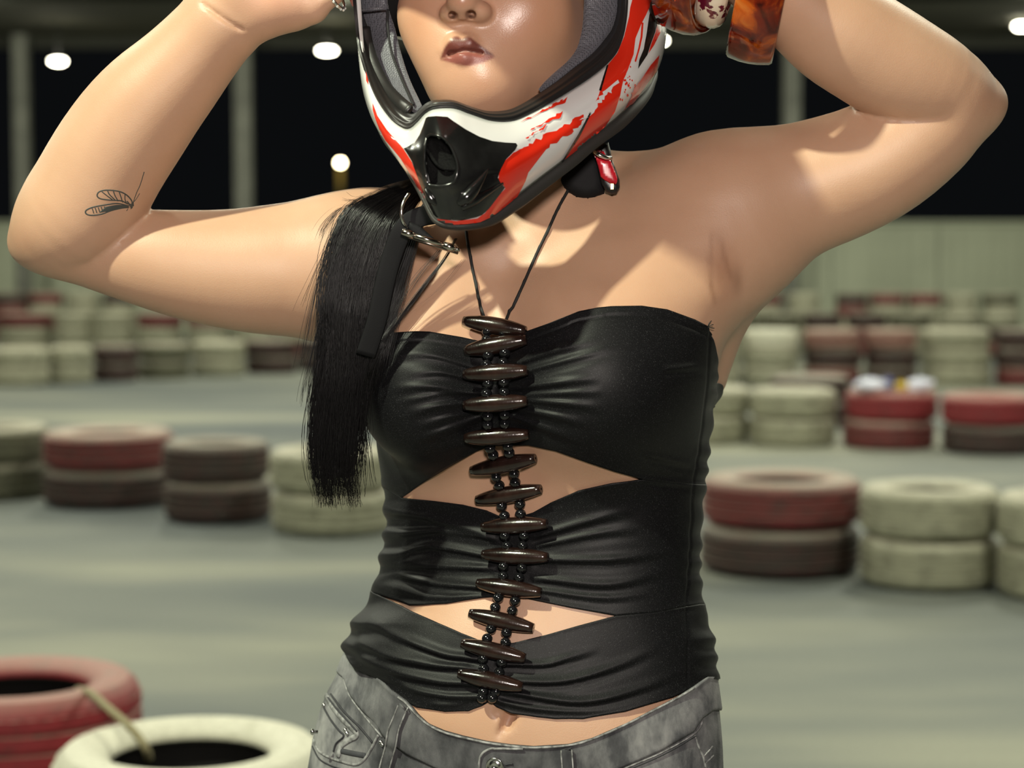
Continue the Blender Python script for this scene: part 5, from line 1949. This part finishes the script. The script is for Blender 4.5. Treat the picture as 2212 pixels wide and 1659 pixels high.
decal('red_scuff', zp([(372, 380), (382, 420), (384, 450), (374, 430)]), M_red, .0005, 3)
# black muzzle panel with an oval vent
panel = z3([(590, 636), (640, 614), (720, 560), (770, 480), (812, 375), (840, 292), (862, 275), (960, 266), (1090, 276), (1150, 320), (1300, 420), (1450, 500), (1600, 550), (1750, 568), (1866, 574), (1886, 600), (1860, 650), (1752, 760), (1692, 880), (1662, 968), (1690, 1022), (1740, 1080), (1690, 1152), (1562, 1320), (1480, 1390), (1420, 1414), (1250, 1448), (1050, 1440), (960, 1420), (925, 1385), (852, 1240), (762, 1000), (682, 780), (622, 682)])
vent = z3([(852, 520), (900, 485), (1000, 500), (1062, 540), (1130, 620), (1182, 740), (1207, 850), (1192, 950), (1150, 1030), (1050, 1062), (950, 1062), (872, 1040), (850, 950), (830, 800), (836, 640)])
vent = [tuple(p) for p in catmull(np.array(vent + vent[:1]), 4)[:-1]]
def panel_lift(x, y):
    # raised centre spine, hollow flanks
    s_ = .0022 * math.exp(-((x - (955 + (y - 300) * .12)) / 38) ** 2)
    h_ = -.0016 * math.exp(-(((x - 1010) + (y - 430) * .9) / 22) ** 2) * (1 if y > 370 else .2)
    return s_ + h_
muz = decal('muzzle_panel', panel, M_blk, .0026, 5, holes=[vent], liftf=panel_lift)
# vent bowl with foam
vo = [hit(x, y, HBVH)[0] for x, y in vent]
vc = sum(vo, Vector()) / len(vo)
vv, nvn = [], len(vent)
for s_, dy in ((1.0, -.0030), (.97, .001), (.90, .006), (.80, .009)):
    for p in vo: vv.append(vc + (p - vc) * s_ + Vector((0, dy, 0)))
k = len(vv); vv.append(vc + Vector((0, .0095, 0)))
vf = [(a * nvn + i, a * nvn + (i + 1) % nvn, (a + 1) * nvn + (i + 1) % nvn, (a + 1) * nvn + i) for a in range(3) for i in range(nvn)] + [(3 * nvn + i, 3 * nvn + (i + 1) % nvn, k) for i in range(nvn)]
M_foam = simple('vent_foam', (.004, .004, .004), .8, spec=.12, bump=1.0, bscale=520)
hobj('vent_foam', vv, vf, M_foam, muz).location = (0, 0, 0)
mb = MB(); ring_pts = [vc + (p - vc) * 1.0 + Vector((0, -.0042, 0)) for p in vo]; mb.tube(ring_pts + ring_pts[:1], .0011, 8, cap=False)
hbuild(mb, 'vent_rim', M_blk, muz)
mb = MB(); mb.tube(catmull([vc + Vector((-.012, .006, .012)), vc + Vector((0, .003, -.004)), vc + Vector((.016, .004, -.006))], 6), .0016, 8)
hbuild(mb, 'vent_bar', M_foam, muz)
# two raised scoops under the vent
def scoop(pts, rs, name='scoop'):
    c_ = catmull(np.array(pts, float), 6)
    P = []
    for x, y in c_:
        l, n = hit(x, y, HBVH)
        if l is None: continue
        P.append((l + n * .0024 if n.y < 0 else l - n * .0024))
    r_ = np.interp(np.linspace(0, 1, len(P)), np.linspace(0, 1, len(rs)), rs)
    mb = MB(); mb.tube(P, list(r_), 12)
    return hbuild(mb, name, M_blk, muz)
scoop([(1052, 366), (1030, 396), (1008, 422), (990, 438)], [.0004, .0030, .0052, .0060, .0026])
scoop([(1082, 394), (1050, 414), (1022, 430), (996, 446)], [.0010, .0024, .0040, .0030])
scoop([(922, 404), (934, 424), (946, 440)], [.0006, .0030, .0034, .0010])
# side screw
l, n = hit(1417, 28, HBVH)
if l is not None:
    mb = MB(); mb.lathe([(.0001, .0030), (.0035, .0030), (.0048, .0022), (.0075, .0022), (.0105, .0014), (.0112, -.001)], l, n if n.y < 0 else -n, 22)
    hbuild(mb, 'side_screw', simple('screw_plastic', (.06, .06, .06), .2, coat=.6))

# sun peak above the eyeport, screwed to the sides
pb = catmull(np.array([W(768, 10, 1.690), W(778, -120, 1.668), (W(845, -228, 1.615)), W(930, -258, 1.588), W(1065, -268, 1.574), W(1200, -258, 1.586), W(1318, -218, 1.626), W(1384, -112, 1.672), W(1424, 22, 1.698)]), 6)
npk = len(pb); nq = 12
pkv = []
fw = np.array([-math.sin(HY), -math.cos(HY), 0.0])
for i, p in enumerate(pb):
    u = i / (npk - 1)
    ext = .175 * max(0.0, math.sin(math.pi * u)) ** .9 + .004  # unseen brim, lengthened and widened to keep the strobe off the face
    side = 0.0
    for j in range(nq):
        t = j / (nq - 1)
        q_ = p + fw * ext * t + np.array([side * t * math.sin(math.pi * u), 0, 0]) + np.array([0, 0, .010 + .022 * t * math.sin(math.pi * u) - .012 * t * t])
        q_ = q_ + np.array([0, 0, .006 * math.exp(-((u - .5) / .12) ** 2)])
        q_ += (np.array([cen_[0], cen_[1], q_[2]]) - q_) * -.012
        pkv.append(q_)
pk = hobj('sun_peak', pkv, grid_faces(npk, nq), M_red)
pks = pk.modifiers.new('thickness', 'SOLIDIFY'); pks.thickness = .003; pks.offset = 1

# ---- cushions cut from an outline: front bulges towards the camera
def cushion(name, poly, Y, thick, bulge, mat, parent=None, step=5, tilt=(0, 0)):
    pts = densify(poly, step)
    edges = [(i, (i + 1) % len(pts)) for i in range(len(pts))]
    nbd = len(pts)
    xs = [p[0] for p in poly]; ys = [p[1] for p in poly]
    gx, gy = np.meshgrid(np.arange(min(xs), max(xs), step) + 1, np.arange(min(ys), max(ys), step) + 1)
    cand = np.stack([gx.ravel(), gy.ravel()], -1)
    cand = cand[inpoly(cand, poly)]
    Bn = np.array(pts)
    dm = np.sqrt(((cand[:, None] - Bn[None]) ** 2).sum(-1)).min(1)
    pts += [tuple(p) for p in cand[dm > step * .5]]
    v2, e2, f2, *_ = delaunay_2d_cdt([Vector(p) for p in pts], edges, [], 0, 1e-4)
    v2n = np.array([tuple(v) for v in v2])
    dd = np.sqrt(((v2n[:, None] - Bn[None]) ** 2).sum(-1)).min(1)
    dmax = max(dd.max(), 1)
    rise = bulge * np.sqrt(np.clip(1 - (1 - np.clip(dd / (dmax * .6), 0, 1)) ** 2, 0, 1))
    cxp, cyp = np.mean(xs), np.mean(ys)
    Yb = Y + (v2n[:, 0] - cxp) * tilt[0] + (v2n[:, 1] - cyp) * tilt[1]
    fr = WA(v2n[:, 0], v2n[:, 1], Yb - rise)
    bk = WA(v2n[:, 0], v2n[:, 1], Yb + thick)
    fs = [tuple(f) for f in f2 if inpoly(v2n[list(f)].mean(0)[None], poly)[0]]
    n_ = len(v2n)
    # boundary edges
    cnt = {}
    for f in fs:
        for i in range(3):
            e_ = (f[i], f[(i + 1) % 3]); cnt[tuple(sorted(e_))] = cnt.get(tuple(sorted(e_)), []) + [e_]
    wall_ = [(e_[0][1], e_[0][0], e_[0][0] + n_, e_[0][1] + n_) for e_ in cnt.values() if len(e_) == 1]
    F_ = fs + [tuple(i + n_ for i in f[::-1]) for f in fs] + wall_
    o = hobj(name, np.vstack([fr, bk]), F_, mat, parent)
    bm = bmesh.new(); bm.from_mesh(o.data); bmesh.ops.recalc_face_normals(bm, faces=bm.faces); bm.to_mesh(o.data); bm.free()
    o.data.shade_smooth(); o.data.set_sharp_from_angle(angle=math.radians(50))
    return o
M_strap = simple('black_webbing', (.008, .008, .009), .65, spec=.15, bump=.15, bscale=1400)
M_buck = simple('buckle_plastic', (.012, .012, .012), .35)
M_bred = simple('red_plastic', (.52, .012, .025), .3, coat=.3, noise=.15, nscale=150)
z8 = lambda p: zp(p, 10.37, 1180, 300)
b_ = cushion('strap_pad', z8([(300, 930), (380, 1080), (480, 1200), (640, 1300), (820, 1355), (960, 1360), (1130, 1310), (1300, 1230), (1340, 900), (1250, 500), (1150, 150), (900, 250), (600, 500), (380, 760)]), 1.705, .014, .010, M_strap)
cushion('quick_release_buckle', z8([(1050, 330), (1120, 480), (1180, 800), (1230, 1000), (1340, 1190), (1480, 1250), (1580, 1220), (1650, 1090), (1640, 920), (1560, 680), (1470, 460), (1440, 250), (1390, 70), (1250, 100), (1100, 220)]), 1.692, .012, .004, M_buck)
cushion('release_tab', z8([(1060, 345), (1180, 410), (1440, 480), (1500, 620), (1590, 860), (1590, 960), (1560, 1020), (1440, 1000), (1300, 920), (1220, 850), (1160, 600), (1100, 430)]), 1.686, .004, .0022, M_bred)
cushion('release_tab', z8([(1130, 270), (1200, 250), (1290, 280), (1330, 360), (1250, 330)]), 1.686, .004, .0012, M_bred, None, 3)
mb = MB(); mb.tube([W(1282, 328, 1.680), W(1296, 336, 1.678), W(1310, 341, 1.680), W(1320, 342, 1.684)], .0019, 8); hbuild(mb, 'buckle_bar', M_steel)
mb = MB(); mb.box(W(1322, 403, 1.684), (.0025, .003, .005)); hbuild(mb, 'brass_pin', simple('brass', (.55, .40, .2), .35, .9), None, False)

# chin strap on her right: webbing, ring and slide buckle
mb = MB()
sp = [W(940, 462, 1.612), W(905, 470, 1.606), W(874, 492, 1.604), W(850, 545, 1.606), W(832, 610, 1.608), W(815, 690, 1.612), W(790, 768, 1.618)]
mb.tube(catmull(sp, 8), .0084, 12, flat=(1, .09), upv=(.25, -1, .1))
strap = hbuild(mb, 'chin_strap', M_strap)
mb = MB(); mb.tube(catmull([W(884, 418, 1.600), W(872, 436, 1.596), W(867, 460, 1.594), W(872, 482, 1.596), (W(884, 492, 1.602))], 6), .0013, 8); hbuild(mb, 'strap_ring', M_steel)
mb = MB()
p0, p1 = Vector(W(868, 500, 1.590)), Vector(W(995, 541, 1.598))
mb.tube([p0, p0.lerp(p1, .12), p0.lerp(p1, .2)], [.0028, .0034, .0030], 10)
mb.tube([p0.lerp(p1, .2), p0.lerp(p1, .7)], .0024, 10)
mb.tube([p0.lerp(p1, .7), p0.lerp(p1, .82), p0.lerp(p1, .9)], [.0028, .0034, .0028], 10)
mb.tube([p0.lerp(p1, .9), p1], [.0026, .0010], 10)
hbuild(mb, 'slide_buckle', simple('nickel', (.62, .56, .50), .16, 1.0))
# plate seen edge-on behind the bar
mb = MB(); mb.tube([p0.lerp(p1, .1) + Vector((0, .004, -.003)), p0.lerp(p1, .95) + Vector((0, .004, -.003))], .0034, 8, flat=(1, .4), upv=(0, 0, 1)); hbuild(mb, 'buckle_plate', simple('dark_nickel', (.25, .21, .18), .22, 1.0))
cushion('strap_fold', [(884, 478), (905, 486), (930, 508), (944, 522), (915, 520), (890, 505), (880, 492)], 1.600, .003, .002, M_strap, None, 4)

# ================================================================== eyes, brows (under the helmet)
M_eye = simple('eye_white', (.8, .78, .75), .15)
M_iris = simple('iris_brown', (.03, .012, .006), .1)
for ex in (955, 1075):
    c_ = W(ex, -104, 1.6225)
    mb = MB(); mb.lathe([(.0001, -.0118), (.006, -.0102), (.0102, -.006), (.0118, 0), (.0102, .006), (.006, .0102), (.0001, .0118)], c_, (.2, -1, 0), 20)
    e = mb.build('eye', M_eye, person)
    mb = MB(); mb.lathe([(.0001, .0121), (.003, .0118), (.0056, .0106), (.0056, .0098)], c_, (.2, -1, 0), 18)
    mb.build('iris', M_iris, e)

# ================================================================== ponytail
M_hair = simple('black_hair', (.005, .0045, .005), .33, spec=.36)
GL = catmull(np.array([(892, 385), (820, 408), (752, 446), (722, 515), (703, 605), (691, 705), (682, 805), (672, 915), (668, 1015), (676, 1090)], float), 4)
GR = catmull(np.array([(912, 425), (890, 462), (874, 500), (850, 560), (828, 630), (811, 715), (798, 805), (788, 905), (786, 1005), (784, 1092)], float), 4)
GD = np.interp(np.linspace(0, 1, len(GL)), [0, .1, .2, .35, .5, .7, 1], [1.675, 1.664, 1.652, 1.645, 1.640, 1.640, 1.648])
NS = len(GL)
hr = np.random.default_rng(3)
hv, hf = [], []
def strand(P, r0):
    n = len(P); b0 = len(hv)
    for i, p in enumerate(P):
        r = r0 * (1 - .55 * (i / (n - 1)) ** 3)
        for a in (0, 2.094, 4.189):
            hv.append((p[0] + r * math.cos(a), p[1] + r * math.sin(a), p[2] + (.35 * r if a == 0 else -.2 * r)))
    for i in range(n - 1):
        for k in range(3):
            k2 = (k + 1) % 3
            hf.append((b0 + i * 3 + k, b0 + i * 3 + k2, b0 + (i + 1) * 3 + k2, b0 + (i + 1) * 3 + k))
    hf.append((b0, b0 + 2, b0 + 1)); hf.append((b0 + n * 3 - 3, b0 + n * 3 - 2, b0 + n * 3 - 1))
ncl = 70
clu = hr.uniform(0.02, .98, ncl); cph = hr.uniform(0, 6.28, (ncl, 3)); cln = hr.uniform(.80, 1.0, ncl)
S = np.linspace(0, 1, NS)
for i in range(2300):
    c_ = hr.integers(ncl)
    u = np.clip(clu[c_] + hr.normal(0, .035), -.03, 1.03)
    dep = hr.normal(0, 1)
    Ln = min(1.0, cln[c_] + hr.normal(0, .045))
    m = max(10, int(NS * Ln))
    s_ = S[:m]
    wob = .050 * np.sin(s_ * 7 + cph[c_, 0]) + .035 * np.sin(s_ * 16 + cph[c_, 1] + hr.uniform(-.9, .9)) + .012 * np.sin(s_ * 31 + hr.uniform(0, 6.28)) + hr.normal(0, .006) + np.convolve(np.cumsum(hr.normal(0, .012, m)), np.ones(5) / 5, 'same')
    uu = u + wob * np.clip(s_ * 3, 0, 1)
    x = GL[:m, 0] * (1 - uu) + GR[:m, 0] * uu
    y = GL[:m, 1] * (1 - uu) + GR[:m, 1] * uu
    thick = .017 * np.sqrt(np.clip(1 - (2 * u - 1) ** 2, .06, 1)) * np.clip(.4 + s_ * 3, 0, 1) * (1 - .5 * s_)
    Y = GD[:m] - thick * min(1.0, abs(dep)) * (1 if hr.random() < .8 else -1) + .002 * np.sin(s_ * 9 + cph[c_, 2])
    # fraying at the end
    fr_ = np.clip((s_ - .8) / .2, 0, 1) ** 2
    x = x + fr_ * hr.normal(0, 9); y = y + fr_ * hr.normal(0, 4)
    strand(WA(x, y, Y), hr.uniform(.00020, .00034))
# stray hairs lifted off the bundle
def lock(pts, Ys, n, spread, r0=.00020, end=0):
    for _ in range(n):
        c_ = catmull(np.array(pts, float), 6)
        t = np.linspace(0, 1, len(c_))
        o = hr.normal(0, spread, 2)
        ph = hr.uniform(0, 6.28)
        Yv = np.interp(t, np.linspace(0, 1, len(Ys)), Ys) + hr.normal(0, .0015)
        k = max(6, int(len(c_) * hr.uniform(.75, 1)))
        strand(WA(c_[:, 0] + o[0] * (.3 + t * (1 + end)) + 3 * np.sin(t * 5 + ph) * t, c_[:, 1] + o[1] * t, Yv)[:k], r0)
lock([(985, 515), (960, 560), (915, 620), (862, 690), (825, 745), (800, 800), (786, 850)], [1.640, 1.640, 1.635, 1.628, 1.622, 1.622, 1.63], 46, 4.0)
lock([(950, 540), (900, 600), (850, 680), (818, 740)], [1.638, 1.634, 1.628, 1.624], 12, 9)
lock([(770, 440), (735, 452), (705, 485), (690, 520)], [1.655, 1.65, 1.648, 1.648], 40, 7)
lock([(800, 425), (760, 432), (740, 428)], [1.66, 1.655, 1.65], 14, 5)
lock([(735, 480), (690, 560), (655, 640), (640, 690)], [1.652, 1.648, 1.645, 1.645], 7, 9)
lock([(730, 500), (688, 600), (668, 690), (655, 770), (648, 800)], [1.652, 1.646, 1.642, 1.64, 1.64], 16, 8)
lock([(705, 640), (680, 740), (660, 830), (655, 880)], [1.64, 1.638, 1.636, 1.636], 18, 7)
lock([(1000, 560), (960, 610), (900, 660), (840, 700)], [1.645, 1.64, 1.635, 1.63], 4, 14, .00012)
lock([(780, 860), (792, 950), (800, 1030), (806, 1060)], [1.635, 1.64, 1.645, 1.65], 10, 5)
for c_x in (0, 8, 16, 24):
    lock([(930 - c_x * .5, 440), (905 - c_x * .6, 490), (884 - c_x * .7, 550), (864 - c_x, 620), (842 - c_x, 700), (824 - c_x, 770), (808 - c_x * .6, 850)], [1.640, 1.640, 1.640, 1.640, 1.638, 1.634, 1.636], 90, 8.0, .00030)
hair = mesh_obj('ponytail', hv, hf, M_hair, person)
# dense inside of the bundle
cv = []
mcv = 14
for i in range(2, NS - 3):
    a, b_ = GL[i], GR[i]
    c_ = (a + b_) / 2; h = (b_ - a) / 2 * .86 * (1 if i < NS - 8 else .8 - .09 * (i - NS + 8))
    for j in range(mcv):
        an = 2 * math.pi * j / mcv
        q_ = c_ + h * math.cos(an)
        cv.append(W(q_[0], q_[1], GD[i] + .004 + .010 * math.sin(an)))
L_ = len(cv) // mcv
cf = [(i * mcv + j, i * mcv + (j + 1) % mcv, (i + 1) * mcv + (j + 1) % mcv, (i + 1) * mcv + j) for i in range(L_ - 1) for j in range(mcv)]
cf += [tuple(range(mcv)), tuple((L_ - 1) * mcv + j for j in range(mcv))[::-1]]
mesh_obj('hair_core', cv, cf, simple('hair_depth', (.004, .004, .004), .6), hair)

# ================================================================== bangles and ring
def amber(name, seed):
    m, nt, b = new_mat(name)
    tc = N(nt, 'ShaderNodeTexCoord')
    n1 = N(nt, 'ShaderNodeTexNoise', Scale=38.0 + seed, Detail=4.0, Distortion=1.2)
    nt.links.new(tc.outputs['Object'], n1.inputs['Vector'])
    r = ramp(nt, n1.outputs['Fac'], [(.30, (.05, .006, .004)), (.45, (.22, .022, .006)), (.60, (.60, .12, .012)), (.75, (.75, .26, .05))])
    nt.links.new(r.outputs['Color'], b.inputs['Base Color'])
    b.inputs['Transmission Weight'].default_value = .55
    b.inputs['Roughness'].default_value = .06
    b.inputs['IOR'].default_value = 1.5
    b.inputs['Coat Weight'].default_value = .5
    return m
def leopard():
    m, nt, b = new_mat('leopard_resin')
    tc = N(nt, 'ShaderNodeTexCoord')
    v = N(nt, 'ShaderNodeTexVoronoi', Scale=52.0); v.inputs['Randomness'].default_value = .9
    no = N(nt, 'ShaderNodeTexNoise', Scale=160.0)
    nt.links.new(tc.outputs['Object'], no.inputs['Vector'])
    mx = N(nt, 'ShaderNodeMix', data_type='RGBA'); mx.inputs[0].default_value = .015
    nt.links.new(tc.outputs['Object'], mx.inputs[6]); nt.links.new(no.outputs['Color'], mx.inputs[7])
    nt.links.new(mx.outputs[2], v.inputs['Vector'])
    r = ramp(nt, v.outputs['Distance'], [(.0, (.09, .006, .022)), (.46, (.12, .008, .025)), (.50, (.78, .66, .50)), (1, (.82, .72, .58))])
    nt.links.new(r.outputs['Color'], b.inputs['Base Color'])
    b.inputs['Roughness'].default_value = .12; b.inputs['Coat Weight'].default_value = .7
    return m
def bangle(name, c, axis, prof, mat, label):
    mb = MB(); mb.lathe(prof, (0, 0, 0), axis, 64, closed=True)
    o = mb.build(name, mat)
    o.location = c
    tag(o, label, 'bangle', 'bangles on her left wrist')
    return o
w_ = .0195
bangle('bangle', W(1645, -10, 1.652), (.98, -.11, -.19), [(.0500, -w_), (.0545, -w_ * 1.02), (.0560, -w_ * .9), (.0578, -w_ * .4), (.0582, 0), (.0578, w_ * .4), (.0562, w_ * .9), (.0545, w_ * 1.02), (.0500, w_), (.0490, w_ * .6), (.0490, -w_ * .6)], amber('amber_resin', 0),
       'wide amber resin cuff bangle, the one nearest her elbow')
rp_ = [(.0385 + .0112 * math.cos(a), .0135 * math.sin(a)) for a in np.linspace(0, 2 * math.pi, 15)[:-1]]
bangle('bangle', W(1560, -64, 1.645), (.95, -.12, -.26), rp_, leopard(), 'cream and purple leopard spotted bangle between two amber bangles')
w_ = .0165
bangle('bangle', W(1500, -74, 1.642), (.90, -.40, -.20), [(.0500, -w_), (.0540, -w_ * 1.02), (.0565, -w_ * .5), (.0578, .1 * w_), (.0570, w_ * .6), (.0540, w_ * 1.02), (.0500, w_), (.0485, w_ * .4), (.0485, -w_ * .4)], amber('dark_amber_resin', 5),
       'reddish amber bangle hanging next to the helmet')
ringc = W(728, -4, 1.640)
M_cry = simple('crystal', (.85, .88, .86), .05, .0, trans=.5)
rg = MB(); rg.lathe([(.0098 + .0012 * math.cos(a), .0014 * math.sin(a)) for a in np.linspace(0, 2 * math.pi, 9)[:-1]], (0, 0, 0), (.85, -.35, .45), 30, closed=True)
ring = rg.build('ring', M_steel)
ring.location = ringc
tag(ring, 'silver ring set with small stones on her thumb beside the helmet', 'ring')
ax = Vector((.85, -.35, .45)).normalized(); u_ = ax.orthogonal().normalized(); w2_ = ax.cross(u_)
st = None
for k in range(14):
    a = 2 * math.pi * k / 14
    p = (u_ * math.cos(a) + w2_ * math.sin(a)) * .0112
    if st is None:
        mb = MB(); mb.lathe([(.0001, .0012), (.0008, .0010), (.0013, .0002), (.0007, -.0010), (.0001, -.0012)], (0, 0, 0), (0, 0, 1), 6)
        st = mb.build('stone', M_cry, None, False)
        o = st
    else:
        o = st.copy(); COL.objects.link(o)
    o.parent = ring; o.location = p
    o.rotation_mode = 'QUATERNION'; o.rotation_quaternion = Vector((0, 0, 1)).rotation_difference(p.normalized())

# the woman's own origin sits between her feet
mv = Vector((0.002, 1.76, 0))
person.data.transform(Matrix.Translation(-mv)); person.location = mv
for ch in person.children:
    ch.location = ch.location - mv
